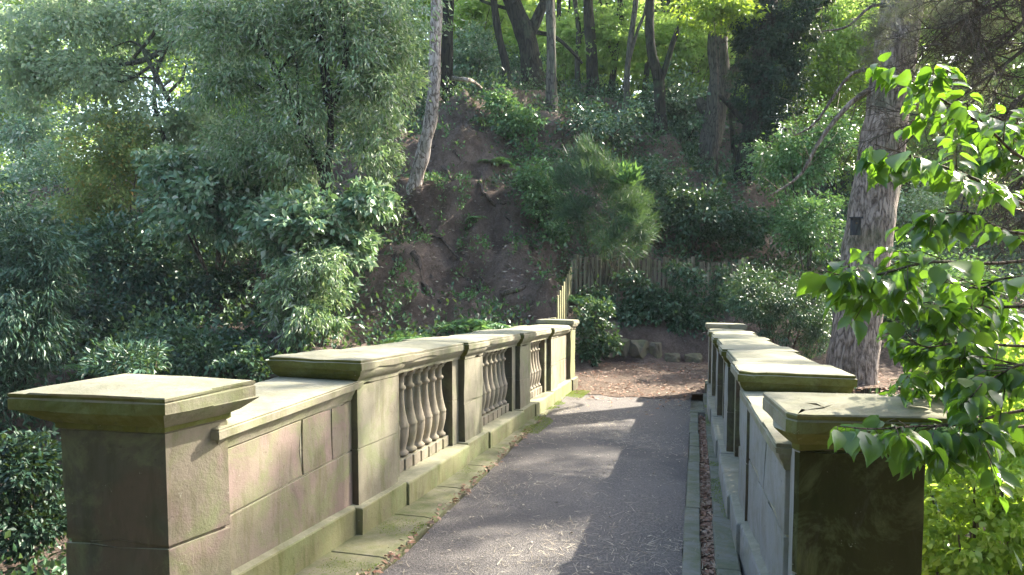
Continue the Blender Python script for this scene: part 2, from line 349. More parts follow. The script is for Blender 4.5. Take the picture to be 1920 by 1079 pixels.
for x, y, z in [(-4.5, 4, -2.6), (-5.5, 7, -2.7), (-5, 10, -2.3), (-8, 8, -2.4), (-9, 3, -1.9), (-3.2, 5.5, -2.7), (-3, 8, -2.6), (-3, 11.5, -1.7), (-1, 7, -3), (1.5, 6.5, -2.8), (3.5, 6, -2.2), (5, 7, -1.9), (2, 10, -2.0),
                (1, 3.0, -.7), (2.5, 3, -.9), (5, 3, -.7), (-1, 2, -.75), (-2.6, 1.6, -1.1), (-5, 1.2, -1.8), (-1, -3, -.4), (3, -3, -.4), (-6, -3, -.8), (8, -3, -.5), (-20, 4, -1.5), (12, 5, -.8),
                (-1.2, 13.2, -1.32), (0.5, 13.4, -1.32), (-1.6, 15, -1.36), (0, 15.5, -1.38), (1.6, 15.3, -1.4), (2, 13.3, -1.4), (4, 15, -1.45), (-2.8, 14, -1.1), (-1, 17.4, -.35), (.5, 17.8, -.4), (2, 18, -.45), (-2.3, 17, -.3),
                (-2.2, 12.5, -1.4), (-2.75, 12.9, -1.35), (-2.9, 13.6, -1.25), (-2.5, 14.3, -1.3), (-3.3, 12.6, -1.4), (-3.4, 13.5, -1.0), (.3, 12.4, -1.45), (-1, 11.8, -1.9), (60, 60, 7), (-60, 60, 7), (0, 80, 9), (-60, 10, 0), (60, 10, 1), (-60, -10, 0), (60, -10, 0), (0, -12, 0)]:
    cp.append(np.array([x, y, z]))
cp = np.array(cp)
def terr(x, y):
    x = np.asarray(x, float); y = np.asarray(y, float); s = x.shape
    X = np.stack([x.ravel(), y.ravel()], 1); out = np.zeros(len(X))
    for i in range(0, len(X), 20000):
        d2 = ((X[i:i + 20000, None] - cp[None, :, :2]) ** 2).sum(2) + .12
        wgt = d2 ** -1.9; out[i:i + 20000] = (wgt * cp[:, 2]).sum(1) / wgt.sum(1)
    return out.reshape(s)
def tz(x, y): return float(terr(np.array([x]), np.array([y]))[0]) + lump(x, y)
def lump(x, y):
    a = noise.noise(Vector((x * .45, y * .45, 3))) * .28 + noise.noise(Vector((x * 1.7, y * 1.7, 9))) * .10 + noise.noise(Vector((x * 4.5, y * 4.5, 5))) * .07 + noise.noise(Vector((x * 9, y * 9, 15))) * .035
    if -10 < x < .5 and 13.5 < y < 24:
        k = min(1, (x + 10) / 1.5, (.5 - x) / 1.5, (y - 13.5) / 1.2, (24 - y) / 2); wx = x + .5 * noise.noise(Vector((x * .5, y * .5, 7)))
        a += k * (.22 * (1 - 3 * abs(noise.noise(Vector((wx * 1.2, y * .33, 21))))) - .1 + .12 * (1 - 3 * abs(noise.noise(Vector((wx * 3.1, y * .9, 31))))))
    flat = 1.0
    if -3 < x < 5 and 11.5 < y < 16.6: flat = .12
    return a * flat
xs = np.concatenate([np.linspace(-70, -14, 40)[:-1], np.linspace(-14, 10, 221), np.linspace(10, 70, 40)[1:]])
ys = np.concatenate([np.linspace(-14, 1, 20)[:-1], np.linspace(1, 27, 235), np.linspace(27, 95, 46)[1:]])
GX, GY = np.meshgrid(xs, ys); GZ = terr(GX, GY)
for i in range(GX.shape[0]):
    for j in range(GX.shape[1]): GZ[i, j] += lump(GX[i, j], GY[i, j])
nx = len(xs); ii, jj = np.meshgrid(np.arange(len(ys) - 1), np.arange(nx - 1), indexing='ij'); a = (ii * nx + jj).ravel()
o = link('terrain', mesh_tris('terrain', np.stack([GX.ravel(), GY.ravel(), GZ.ravel()], 1), np.stack([a, a + 1, a + nx + 1, a + nx], 1), True), M['soil'])
tag(o, kind='structure')
def gz(P):          # ground height of many points
    z = terr(P[:, 0], P[:, 1]); return z + np.array([lump(x, y) for x, y in P[:, :2]])

# ---------------------------------------------------------------- path, kerbs
S = .09
def pz(y): return -S * y if y < 12.2 else -S * 12.2 - .025 * (y - 12.2)
def sheet(name, left, right, y0, y1, n, dz, mat, jit=0, rag=0):
    V, Fc = [], []
    for i in range(n + 1):
        yy = y0 + (y1 - y0) * i / n; y = yy
        xl, xr = left(y), right(y)
        for k in range(13):
            x = xl + (xr - xl) * k / 12; edge = (k in (0, 12)); y = yy + (rag * noise.noise(Vector((x * 2.1, 0, 3))) if i == 0 else 0)
            V.append((x + (jit * noise.noise(Vector((y * 3, k, 1))) if edge else 0), y, pz(y) + dz + .006 * noise.noise(Vector((x * 1.5, y * 1.5, 2)))))
    for i in range(n):
        for k in range(12): a = i * 13 + k; Fc.append((a, a + 1, a + 14, a + 13))
    me = bpy.data.meshes.new(name); me.from_pydata(V, [], Fc)
    for p in me.polygons: p.use_smooth = True
    return tag(link(name, me, mat), kind='structure')
sheet('path', lambda y: -1.63 - .045 * max(0, y - 4), lambda y: -.055, -1.5, 12.4, 90, 0, M['asphalt'], .012)
M['earthpath'] = soil('leaf_strewn_earth_path', (.32, .225, .175), (.44, .34, .26), (.12, .10, .06), 2.0)
sheet('earth_path', lambda y: (-2.3 + .22 * max(0, y - 13.5)) if y > 12.4 else -1.97, lambda y: (.35 + 2.2 * max(0, y - 12.6)) if y > 12.4 else -.06, 11.75, 16.5, 40, .008, M['earthpath'], .1, .6)
def strip(mb, x0, x1, y0, y1, h0, h1, n, gap=.006):
    L_ = (y1 - y0) / n
    for i in range(n):
        a = y0 + i * L_ + gap / 2; b = y0 + (i + 1) * L_ - gap / 2; j = random.uniform(-.006, .006); k = random.uniform(-.006, .006)
        mb.rings([[(x0 + j, a, pz(a) + h), (x1 + j, a, pz(a) + h + k * .3), (x1 + j, b, pz(b) + h + k), (x0 + j, b, pz(b) + h + k)] for h in (h0, h1)])
mb = MB(); strip(mb, -.052, .052, -1, 10.2, -.12, .022, 14)
tag(mb.build('kerb', M['kerb_grey'], bevel=.006), kind='structure')
mb = MB(); strip(mb, .054, .135, -1, 10.2, -.15, -.035, 9)
tag(mb.build('gutter', M['earthpath']), kind='structure')
mb = MB(); strip(mb, .137, .27, -1, 12.4, -.12, .03, 13); strip(mb, -.06, .135, 10.22, 10.36, -.1, .035, 1)
tag(mb.build('kerb_ledge', M['kerb_grey'], bevel=.008), kind='structure')
mb = MB()
for i in range(17):
    a = -1 + i * .79; b = a + .782; xa = -1.64 - .045 * max(0, a - 4); xb = -1.64 - .045 * max(0, b - 4); j = random.uniform(-.012, .012)
    mb.rings([[(-2.3, a, pz(a) + h), (xa + j + d, a, pz(a) + h), (xb + j + d, b, pz(b) + h), (-2.3, b, pz(b) + h)] for h, d in ((-.12, .0), (.018, .0), (.032, -.02), (.038, -.06))])
tag(mb.build('kerb_stones', M['ground_stone'], bevel=.006), kind='structure')
# bridge deck and its arch face under the parapets (hidden mass that carries them)
mb = MB(); mb.rings([[(-2.54, y, pz(y) - d), (.92, y, pz(y) - d), (.92, y, pz(y) - .12), (-2.54, y, pz(y) - .12)] for y, d in ((2.2, 2.4), (3.4, 2.2), (4.6, 1.3), (6, .75), (7.7, .55), (9.4, .75), (10.8, 1.3), (12, 2.0), (13, 2.2))])
tag(mb.build('bridge_deck', M['stone_dark']), kind='structure')

# ---------------------------------------------------------------- parapets
def offs(poly, d):
    n = len(poly); out = []
    area = sum(poly[i][0] * poly[(i + 1) % n][1] - poly[(i + 1) % n][0] * poly[i][1] for i in range(n))
    sg = 1 if area > 0 else -1
    for i in range(n):
        p0, p1, p2 = [Vector(poly[k % n]) for k in (i - 1, i, i + 1)]
        e1 = (p1 - p0).normalized(); e2 = (p2 - p1).normalized()
        n1 = Vector((e1.y, -e1.x)) * sg; n2 = Vector((e2.y, -e2.x)) * sg
        b = n1 + n2; b = b / max(b.dot(n1), .3) if b.length > 1e-6 else n1
        out.append((p1.x + b.x * d, p1.y + b.y * d))
    return out
def loft(mb, poly, rings, s=S):            # rings: (outward offset, height above the sloping base line)
    mb.rings([[(x, y, h - s * y) for x, y in offs(poly, d)] for d, h in rings])
def rect(x0, x1, y0, y1): return [(x0, y0), (x1, y0), (x1, y1), (x0, y1)]
CAP = [(0, .955), (.006, .962), (.006, .985), (.012, .992), (.022, 1.0), (.038, 1.02), (.046, 1.04), (.048, 1.052), (.062, 1.054), (.062, 1.098), (.052, 1.101), (.055, 1.106), (.055, 1.116), (.045, 1.122), (-.22, 1.132)]
def caprings(dz=0, lat=0): return [(d + (lat if d > .03 else lat * .5) , h + dz) for d, h in CAP]

def baluster_mesh():
    prof = [(.036, 0), (.040, .01), (.060, .015), (.062, .03), (.045, .045), (.040, .06), (.050, .10), (.062, .16), (.066, .21), (.064, .225), (.068, .232), (.067, .245), (.060, .262), (.046, .32), (.036, .38), (.031, .44), (.029, .505), (.031, .513), (.044, .522), (.046, .535), (.043, .545), (.031, .553), (.030, .60), (.036, .618), (.052, .630), (.056, .648)]
    mb = MB(); h0 = .295
    mb.rings([[(r * math.cos(a), r * math.sin(a), h0 + z * .985) for a in [2 * math.pi * k / 20 for k in range(20)]] for r, z in prof])
    for q in mb.f: pass
    mb2 = MB(); mb2.box((0, 0, .25), (.07, .07, .045)); mb2.box((0, 0, .947), (.06, .06, .013))
    me = bpy.data.meshes.new('baluster'); bm = bmesh.new()
    for k, src in ((0, mb), (1, mb2)):
        tmp = bpy.data.meshes.new('t'); tmp.from_pydata(src.v, [], src.f); b2 = bmesh.new(); b2.from_mesh(tmp)
        if k: bmesh.ops.bevel(b2, geom=b2.edges[:], offset=.004, segments=1, affect='EDGES')
        for f in b2.faces: f.smooth = (k == 0 and len(f.verts) == 4)
        b2.to_mesh(tmp); bm.from_mesh(tmp); b2.free()
    bmesh.ops.recalc_face_normals(bm, faces=bm.faces); bm.to_mesh(me); bm.free(); me.materials.append(M['stone_turned']); return me
BAL = baluster_mesh()

def joint_wall(mb, inner, outer, y0, y1, hs, vs, s=S, gap=.007):
    """courses of blocks between heights hs with vertical joints at fractions vs[course]; inner/outer = x as functions of y"""
    for c in range(len(hs) - 1):
        cuts = [0] + list(vs[c % len(vs)]) + [1]
        for k in range(len(cuts) - 1):
            a = y0 + (y1 - y0) * cuts[k] + (gap / 2 if k else 0); b = y0 + (y1 - y0) * cuts[k + 1] - (gap / 2 if k < len(cuts) - 2 else 0)
            mb.rings([[(outer(a), a, h - s * a), (inner(a), a, h - s * a), (inner(b), b, h - s * b), (outer(b), b, h - s * b)] for h in (hs[c] + gap / 2, hs[c + 1] - gap / 2)])

def parapet(side, root, ped, pw, end0, end1, inx):
    """side -1: stands at the path's left, +1 at its right. inx(y): inner shaft plane."""
    I = lambda d, y: inx(y) + side * d      # d positive = away from the path
    T_ = .52
    wall = M['stone'] if side < 0 else M['stone_grey']
    def rc(d0, d1, y0, y1):
        p = [(I(d0, y0), y0), (I(d1, y0), y0), (I(d1, y1), y1), (I(d0, y1), y1)]
        return p if side > 0 else p[::-1]
    for i, y in enumerate(ped):
        w_ = pw[i]
        pd = MB(); loft(pd, rc(-.05, T_ + .05, y - .05, y + w_ + .03), [(0, -.15), (0, .200), (-.006, .207), (-.012, .209)])
        pd.build('plinth', M['stone_green'] if side < 0 else M['stone_grey'], root, bevel=.003)
        sh = MB(); gp = .006
        loft(sh, rc(0, T_, y, y + w_), [(0, .2), (0, .56 - gp / 2), (-.008, .56 - gp / 2), (-.008, .56 + gp / 2), (0, .56 + gp / 2), (0, .957)])
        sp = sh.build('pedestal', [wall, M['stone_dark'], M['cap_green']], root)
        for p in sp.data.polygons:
            if p.normal.y < -.7: p.material_index = 1  # front faces take the painted shade tone
        cm = MB(); loft(cm, rc(0, T_, y, y + w_), caprings()); cc = cm.build('cap', [M['stone'], M['cap_green']], sp)
        cc.location = (0, 0, 0)
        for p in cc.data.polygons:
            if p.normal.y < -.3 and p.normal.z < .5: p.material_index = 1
    spans = [(ped[i] + pw[i], ped[i + 1]) for i in range(len(ped) - 1)]
    for (a, b) in spans:
        sm = MB(); loft(sm, rc(-.068, T_ + .06, a + .032, b - .052), [(0, -.15), (0, .188), (-.014, .2), (-.02, .202)])
        sm.build('sill', M['stone_green'] if side < 0 else M['stone_grey'], root, bevel=.004)
        q = .17
        for (u, v) in ((a, a + q), (b - q, b)):
          pil = MB(); loft(pil, rc(.06, T_ - .06, u, v), [(0, .19), (0, .60), (-.006, .60), (-.006, .606), (0, .606), (0, .958)])
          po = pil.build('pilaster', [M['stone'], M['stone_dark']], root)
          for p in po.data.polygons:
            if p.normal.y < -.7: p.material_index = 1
        cb = MB(); loft(cb, rc(.045, T_ - .045, a, b), [(-.02, .9585), (.004, .962), (.006, .985), (.012, .992), (.030, 1.01), (.046, 1.03), (.05, 1.046), (.066, 1.048), (.066, 1.09), (.056, 1.093), (.058, 1.108), (.05, 1.114), (-.2, 1.122)])
        cb.build('coping', M['stone'], root)
        n = int(round((b - a - 2 * q) / .18)); st = (b - a - 2 * q) / n
        for k in range(n):
            y = a + q + st * (k + .5); bo = bpy.data.objects.new('baluster', BAL); col.objects.link(bo); bo.parent = root
            bo.location = Vector((I(.16, y), y, -S * y)) - root.location; bo.rotation_euler = (0, 0, random.uniform(-.03, .03))
    # solid panel between the last pedestal and the end pier
    a, b = ped[-1] + pw[-1], end0
    pm = MB(); joint_wall(pm, lambda y: I(.07, y), lambda y: I(T_ - .07, y), a, b, [.2, .56, .957], [[.5], []]); pm.build('panel', M['stone_pink'] if side < 0 else M['stone_grey'], root, bevel=.003)
    sm = MB(); loft(sm, rc(-.03, T_ + .03, a + .03, b - .05), [(0, -.15), (0, .19), (-.02, .2)]); sm.build('sill', M['stone_green'] if side < 0 else M['stone_grey'], root, bevel=.004)
    cb = MB(); loft(cb, rc(.045, T_ - .045, a, b), [(-.02, .9585), (.012, .985), (.03, 1.01), (.05, 1.046), (.066, 1.048), (.066, 1.09), (.05, 1.11), (-.2, 1.118)]); cb.build('coping', M['stone'], root)
    ep = MB(); loft(ep, rc(-.05, T_ + .05, end0 - .05, end1 + .05), [(0, -.3), (0, .2), (-.02, .209)]); ep.build('plinth', M['stone_dark'], root, bevel=.006)
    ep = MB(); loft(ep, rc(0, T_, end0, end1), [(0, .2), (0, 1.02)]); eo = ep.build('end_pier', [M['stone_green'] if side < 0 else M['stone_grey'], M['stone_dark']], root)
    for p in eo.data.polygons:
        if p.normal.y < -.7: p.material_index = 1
    cm = MB(); loft(cm, rc(0, T_, end0, end1), caprings(.07)); cc = cm.build('cap', M['stone'], eo); cc.location = (0, 0, 0)

def near_wing(side, root, shaft, capq, capz, wi, wo, y0, y1, walltop):
    """shaft, capq: plan quads (front-inner first, counter-clockwise from above handled by offs)"""
    stone = M['stone_pink'] if side < 0 else M['stone_grey']
    hs = [-2.6 if side < 0 else -.6, .19, capz - .165]
    sm = MB(); g = .005
    for a, b in zip(hs[:-1], hs[1:]):
        e = 0.0
        loft(sm, shaft, [(-.003, a + g), (0, a + g * 2), (0, b - g * 2), (-.003, b - g)], 0)
    loft(sm, offs(shaft, -.012), [(0, hs[0] + .01), (0, hs[-1])], 0)
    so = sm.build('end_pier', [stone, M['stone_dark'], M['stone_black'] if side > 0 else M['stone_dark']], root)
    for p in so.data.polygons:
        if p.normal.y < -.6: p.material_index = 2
    cm = MB(); k = []
    cq = capq
    z = capz
    for d, h, tt in ((0, -.17, 0), (.010, -.163, 0), (.010, -.143, 0), (.018, -.136, 0), (.03, -.128, .1), (.055, -.105, .4), (.075, -.085, .7), (.08, -.078, .8), (1, -.074, 1), (1, -.026, 1), (.99, -.022, 1), (1, -.016, 1), (1, -.004, 1), (.985, 0, 1)):
        if tt == 1: k.append([(x, y, z + h) for x, y in offs(cq, (d - 1) * .5)])
        else: k.append([(x, y, z + h) for x, y in offs(shaft, d)])
    k.append([(x, y, z + .012) for x, y in offs(cq, -.15)])
    cm.rings(k); cc = cm.build('cap', [M['stone'], M['cap_green']], so); cc.location = (0, 0, 0)
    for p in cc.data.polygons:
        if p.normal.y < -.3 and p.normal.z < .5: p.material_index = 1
    # low wall
    s2 = .03; zt = lambda y: walltop - s2 * (y - y0)
    wm = MB(); joint_wall(wm, wi, wo, y0, y1, [v + s2 * y0 for v in (-.16, .22, walltop - .12)], [[], [.55, .80] if side < 0 else [.5]], s2)
    for q in wm.v[:0]: pass
    wl = wm.build('low_wall', M['stone_pink'] if side < 0 else M['stone_grey'], root, bevel=.004)
    bk = MB(); s_ = side
    bk.rings([[(wi(y) + s_ * .013, y, z_ - s2 * (y - y0)), (wo(y) - s_ * .02, y, z_ - s2 * (y - y0)), (wo(y) - s_ * .02, y, h_ - s2 * (y - y0)), (wi(y) + s_ * .013, y, h_ - s2 * (y - y0))] for y, z_, h_ in ((y0 + .005, -2, walltop - .1), (y1 - .005, -2, walltop - .1))])
    b_ = bk.build('wall_core', M['mortar'], wl); b_.location = (0, 0, 0)
    poly = [(wi(y0), y0), (wo(y0), y0), (wo(y1), y1), (wi(y1), y1)]
    pl = MB(); loft(pl, poly, [(.045, -.6), (.045, .198), (.038, .206), (.0, .214)], .09)
    pl.build('plinth', M['stone_green'] if side < 0 else M['stone_grey'], root)
    cp_ = MB(); loft(cp_, poly, [(-.002, walltop - .125 + s2 * y0), (.006, walltop - .115 + s2 * y0), (.010, walltop - .095 + s2 * y0), (.028, walltop - .07 + s2 * y0), (.036, walltop - .052 + s2 * y0), (.052, walltop - .05 + s2 * y0), (.052, walltop - .014 + s2 * y0), (.046, walltop - .011 + s2 * y0), (.048, walltop - .003 + s2 * y0), (.04, walltop + s2 * y0), (-.15, walltop + .008 + s2 * y0)], s2)
    cp_.build('coping', M['stone'], root)

lp = empty('stone_parapet', (-2.2, 3, 0), 'sunlit sandstone balustrade left of the path, beginning with a broad flat-capped end pier', 'parapet')
parapet(-1, lp, [4.1, 6.25, 8.4, 10.3], [.62, .58, .56, .52], 12.0, 12.45, lambda y: -2.0)
near_wing(-1, lp, [(-2.13, 2.58), (-2.62, 2.54), (-2.50, 2.86), (-2.03, 2.86)], [(-2.06, 2.50), (-2.78, 2.44), (-2.63, 2.93), (-1.93, 2.93)], .85,
          lambda y: -2.065 + .02 * (y - 2.9), lambda y: -2.50, 2.83, 4.12, .655)
rp = empty('stone_parapet', (.6, 3, 0), 'shaded sandstone balustrade right of the path with mossy pale coping and dark near pier', 'parapet')
parapet(1, rp, [4.5, 6.65, 8.8, 10.7], [.62, .58, .56, .52], 12.4, 12.85, lambda y: .30 - .011 * (y - 4.5))
near_wing(1, rp, [(.375, 2.972), (.392, 2.953), (.85, 3.03), (.90, 3.36), (.40, 3.30)], [(.328, 2.862), (.362, 2.828), (.90, 2.92), (.97, 3.34), (.275, 3.22)], .85,
          lambda y: .375 - .05 * (y - 3.3), lambda y: .84, 3.27, 4.52, .63)

for o in list(lp.children_recursive) + list(rp.children_recursive):
    if o.name.split('.')[0] in ('cap', 'coping', 'end_pier', 'plinth', 'sill', 'pedestal', 'low_wall'): weather(o, .08 if o.name.split('.')[0] in ('cap', 'coping', 'end_pier') else .12)
# ---------------------------------------------------------------- plants
def base_of(px, py, Z):
    p = at(px, py, Z); return np.array([p[0], p[1], tz(p[0], p[1])])
def stems(parent, base, tips, r0, mat, n=7, name='stem'):
    mb = MB()
    for tp in tips:
        m_ = (np.array(base) + np.array(tp)) / 2 + rng.normal(0, .08, 3) * np.linalg.norm(np.array(tp) - base) * .5
        pts = curve_pts([base, m_, tp], n); mb.tube(pts, [r0 * (1 - .8 * i / (n - 1)) for i in range(n)], 5)
    return mb.build(name, mat, parent, smooth=True)
def shrub(name, label, cat, px, py, Z, rpx, rpy, n, leaf, mat, tpl=T_DIAMOND, clump=.3, droop=.3, depth=1.0, group=None, bark_='twig', flat=.6, shell=.5, extra=(), roll=.8, nst=6, spread=None):
    c = at(px, py, Z); k = Z / F; rx, rz_ = rpx * k, rpy * k; ry = (rx * depth)
    b = np.array([c[0], c[1], tz(c[0], c[1]) - .05])
    root = empty(name, tuple(b), label, cat, group)
    parts = []
    for (cx, cy, ax, ay, nn) in ((px, py, rpx, rpy, n),) + tuple(extra):
        cc = at(cx, cy, Z); P, D = clumped(cc, (ax * k, ax * k * depth, ay * k), nn, clump, None, droop, shell, flat)
        parts.append((P, D, sizes(nn, leaf)))
    P0 = parts[0][0]
    low = tz(c[0], c[1])
    foliage('foliage', root, L[mat], parts, tpl, roll)
    if nst:
        idx = rng.integers(0, len(P0), nst); stems(root, b, [P0[i] * .8 + c * .2 for i in idx], .02 + .012 * max(rx, rz_), M[bark_])
    return root

def trunk_pts(spec, Z):
    return [at(p[0], p[1], p[2] if len(p) > 2 else Z) for p in spec]
def tree(name, label, Z, spec, wpx, mat, branches=(), crown=None, group=None, rough=.25, nseg=22, sides=12, twigs=0, root_flare=1.5):
    """spec: base first, upward, photo pixels; wpx: (base width, top width)"""
    pts = curve_pts(trunk_pts(spec, Z), nseg); b = pts[0].copy()
    root = empty(name, tuple(b), label, 'tree', group)
    k = Z / F / 2
    pts[0] = pts[0] - np.array([0, 0, .5])
    rad = []
    for i in range(nseg):
        t = i / (nseg - 1); r = (wpx[0] * (1 - t) + wpx[1] * t) * k
        if t < .15: r *= 1 + (root_flare - 1) * (1 - t / .15) ** 2
        rad.append(r)
    mb = MB(); mb.tube(pts, rad, sides, rough, Z)
    tr = mb.build('trunk', M[mat], root, smooth=True)
    if branches:
        bb = MB()
        for (bs, w0, w1) in branches:
            q = curve_pts(trunk_pts(bs, Z), 12)
            bb.tube(q, [(w0 + (w1 - w0) * i / 11) * k for i in range(12)], 7, rough * .7, Z + w0)
            for _ in range(twigs):
                i = random.randint(3, 11); d = rng.normal(0, 1, 3); d[2] = abs(d[2]) * .4; d /= np.linalg.norm(d); ln = random.uniform(.4, 1.3)
                m1 = q[i] + d * ln * .5 + rng.normal(0, .08, 3)
                bb.tube([q[i], m1, q[i] + d * ln + rng.normal(0, .12, 3)], [w1 * k * .5, w1 * k * .3, .004], 4)
        br = bb.build('branch', M[mat], root, smooth=True)
    if crown:
        parts = []
        for (c, r, n, lf) in crown['blobs']:
            P, D = clumped(c, r, n, crown.get('clump', .28), None, crown.get('droop', .25), .35, .5)
            parts.append((P, D, sizes(n, lf)))
        foliage('crown', root, L[crown['mat']], parts, crown.get('tpl', T_DIAMOND))
    return root
def above(px, Z, z, r, n, lf, dx=0, dy=0):   # a crown blob above the frame
    p = at(px, 300, Z); return ((p[0] + dx, p[1] + dy, z), r, n, lf)

def later():
    shrub('elder_bush', 'leafy bush overhanging the right edge of the bare earth, under the light grey trunk', 'shrub', 975, 235, 21.8, 50, 32, 2600, .12, 'mid', clump=.28, extra=((990, 300, 42, 36, 2200), (935, 190, 34, 20, 900), (955, 350, 30, 26, 900)))
    shrub('hazel_bush', 'pale hanging foliage between the many-stemmed tree and the birch', 'shrub', 715, 300, 17.5, 38, 70, 3000, .11, 'pale', T_NARROW, clump=.3, droop=.7, extra=((700, 210, 50, 50, 2200), (735, 400, 22, 30, 500)))
    shrub('ash_tree', 'tall screen of pale drooping foliage at the back of the hollow, left of the stems', 'tree', 400, 300, 21, 90, 90, 7000, .14, 'pale', T_NARROW, clump=.3, droop=.6, bark_='bark_dark', extra=((470, 380, 90, 70, 4000),))
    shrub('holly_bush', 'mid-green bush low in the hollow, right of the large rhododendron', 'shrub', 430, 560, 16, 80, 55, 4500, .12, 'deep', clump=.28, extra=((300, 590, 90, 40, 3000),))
    shrub('ash_tree', 'grey-green tree rising in the far left gap above the evergreen', 'tree', 60, 430, 20, 100, 70, 6000, .12, 'blue', clump=.28, bark_='bark_dark', extra=((140, 500, 80, 50, 3000),))
# --- trees on the hill
tree('birch_tree', 'pale flaking birch trunk leaning on the bare earth slope', 18.6, [(752, 470), (768, 380), (785, 320), (800, 260), (812, 190), (816, 80), (820, -60), (822, -420)], (28, 20), 'bark_pale',
     crown=dict(mat='pale', blobs=[above(822, 18.6, 12.0, (2.6, 2.6, 2.2), 3500, .10)]), rough=.35, nseg=34, root_flare=1.2)
TR = 'bare trunks along the hilltop'
up = lambda px, Z, n=2600, r=2.6, z=14.5, lf=.15: dict(mat='lime', blobs=[above(px, Z, z, (r, r, 2.4), n, lf)])
tree('broadleaf_tree', 'dark straight trunk close behind the pale birch on the hilltop', 25, [(838, 165), (839, 80), (843, -60), (846, -300)], (24, 20), 'bark_dark', crown=up(846, 25), group=TR)
tree('broadleaf_tree', 'thin curving dark trunk left of the big forked tree on the hilltop', 25, [(952, 172), (948, 120), (936, 70), (926, 0), (915, -80), (910, -250)], (16, 11), 'bark_dark', crown=up(910, 25, 1500, 2), group=TR)
tree('broadleaf_tree', 'stoutest forked dark trunk at the top of the slope', 25.5, [(1003, 180), (996, 120), (984, 60), (962, 10), (940, -60), (915, -250)], (44, 24), 'bark_dark',
     [([(988, 75), (1010, 30), (1030, -30), (1050, -200)], 24, 14), ([(985, 40), (960, 20), (900, 0), (870, -40)], 9, 4), ([(1000, 60), (1040, 70), (1070, 95), (1092, 120)], 9, 5)], crown=up(960, 25.5, 5000, 4), group=TR)
tree('broadleaf_tree', 'light grey straight trunk in front of the forked tree', 23, [(1035, 228), (1034, 150), (1033, 60), (1031, -40), (1030, -300)], (20, 15), 'bark_grey', crown=up(1030, 23), group=TR)
tree('broadleaf_tree', 'very thin trunk immediately right of the light grey one', 28, [(1084, 195), (1082, 120), (1085, 60), (1074, -40), (1070, -200)], (11, 8), 'bark_grey', [([(1083, 80), (1100, 50), (1120, 20), (1130, -40)], 7, 4)], crown=up(1070, 28, 1500, 2), group=TR)
tree('broadleaf_tree', 'dark upright trunk midway between the forked tree and the Y-shaped one', 27, [(1112, 190), (1110, 120), (1104, 40), (1102, -60), (1100, -250)], (23, 16), 'bark_dark', crown=up(1100, 27), group=TR)
tree('broadleaf_tree', 'thin bowed dark trunk second left of the Y-shaped tree', 28, [(1143, 190), (1152, 120), (1162, 60), (1168, -40), (1170, -150)], (12, 8), 'bark_dark', [([(1152, 110), (1135, 70), (1128, 20), (1120, -40)], 7, 4)], crown=up(1170, 28, 3500, 2), group=TR)
tree('broadleaf_tree', 'slim light-edged trunk next left of the Y-shaped tree', 25, [(1176, 215), (1176, 140), (1182, 80), (1192, 0), (1196, -120)], (12, 9), 'bark_grey', [([(1178, 120), (1195, 60), (1210, 20), (1215, -40)], 7, 4)], crown=up(1196, 25, 3500, 2), group=TR)
tree('broadleaf_tree', 'Y-shaped tree with two slender dark stems above a short trunk', 24, [(1240, 270), (1238, 200), (1234, 150), (1222, 100), (1218, 40), (1220, -40), (1220, -200)], (24, 13), 'bark_dark',
     [([(1237, 160), (1250, 120), (1262, 80), (1276, 40), (1290, -40), (1300, -160)], 12, 8)], crown=up(1240, 24, 6000, 3), group=TR)
tree('broadleaf_tree', 'thick gnarled trunk with a broken stub, left of the ivy-clad tree', 24, [(1332, 372), (1328, 300), (1338, 220), (1350, 150), (1346, 80), (1344, 0), (1344, -300)], (42, 36), 'bark_grey',
     [([(1338, 215), (1318, 200), (1312, 185)], 26, 14), ([(1352, 190), (1375, 140), (1400, 110), (1440, 60)], 28, 12), ([(1345, 60), (1370, 30), (1400, 0), (1420, -40)], 16, 9), ([(1345, 40), (1300, 20), (1250, 22), (1215, 20)], 8, 4)],
     crown=dict(mat='lime', blobs=[above(1344, 24, 15, (4.5, 4.5, 2.6), 15000, .15)]), rough=.4)
iv = tree('ivy_clad_tree', 'leaning dark trunk thickly wrapped in ivy', 22.5, [(1388, 380), (1398, 310), (1412, 240), (1424, 160), (1432, 80), (1440, 0), (1460, -300)], (40, 32), 'bark_dark',
     [([(1424, 170), (1450, 110), (1500, 50), (1540, 10), (1580, -40)], 18, 8), ([(1415, 250), (1360, 190), (1345, 180)], 12, 8)], rough=.4)
parts = []
for (x, y, rx, ry, n) in [(1410, 250, 26, 50, 1500), (1420, 170, 40, 60, 3500), (1430, 90, 60, 60, 5000), (1450, 20, 80, 55, 6000), (1500, 60, 50, 55, 3500), (1460, 150, 55, 50, 3500), (1450, 220, 45, 45, 2500), (1395, 330, 18, 30, 500), (1520, -20, 60, 40, 2500), (1490, 130, 40, 40, 2000)]:
    c = at(x, y, 22.4); k = 22.4 / F; P, D = clumped(c, (rx * k, rx * k * .8, ry * k), n, .3, 40, .5); parts.append((P, D, sizes(n, .10)))
foliage('ivy', iv, L['deep'], parts)

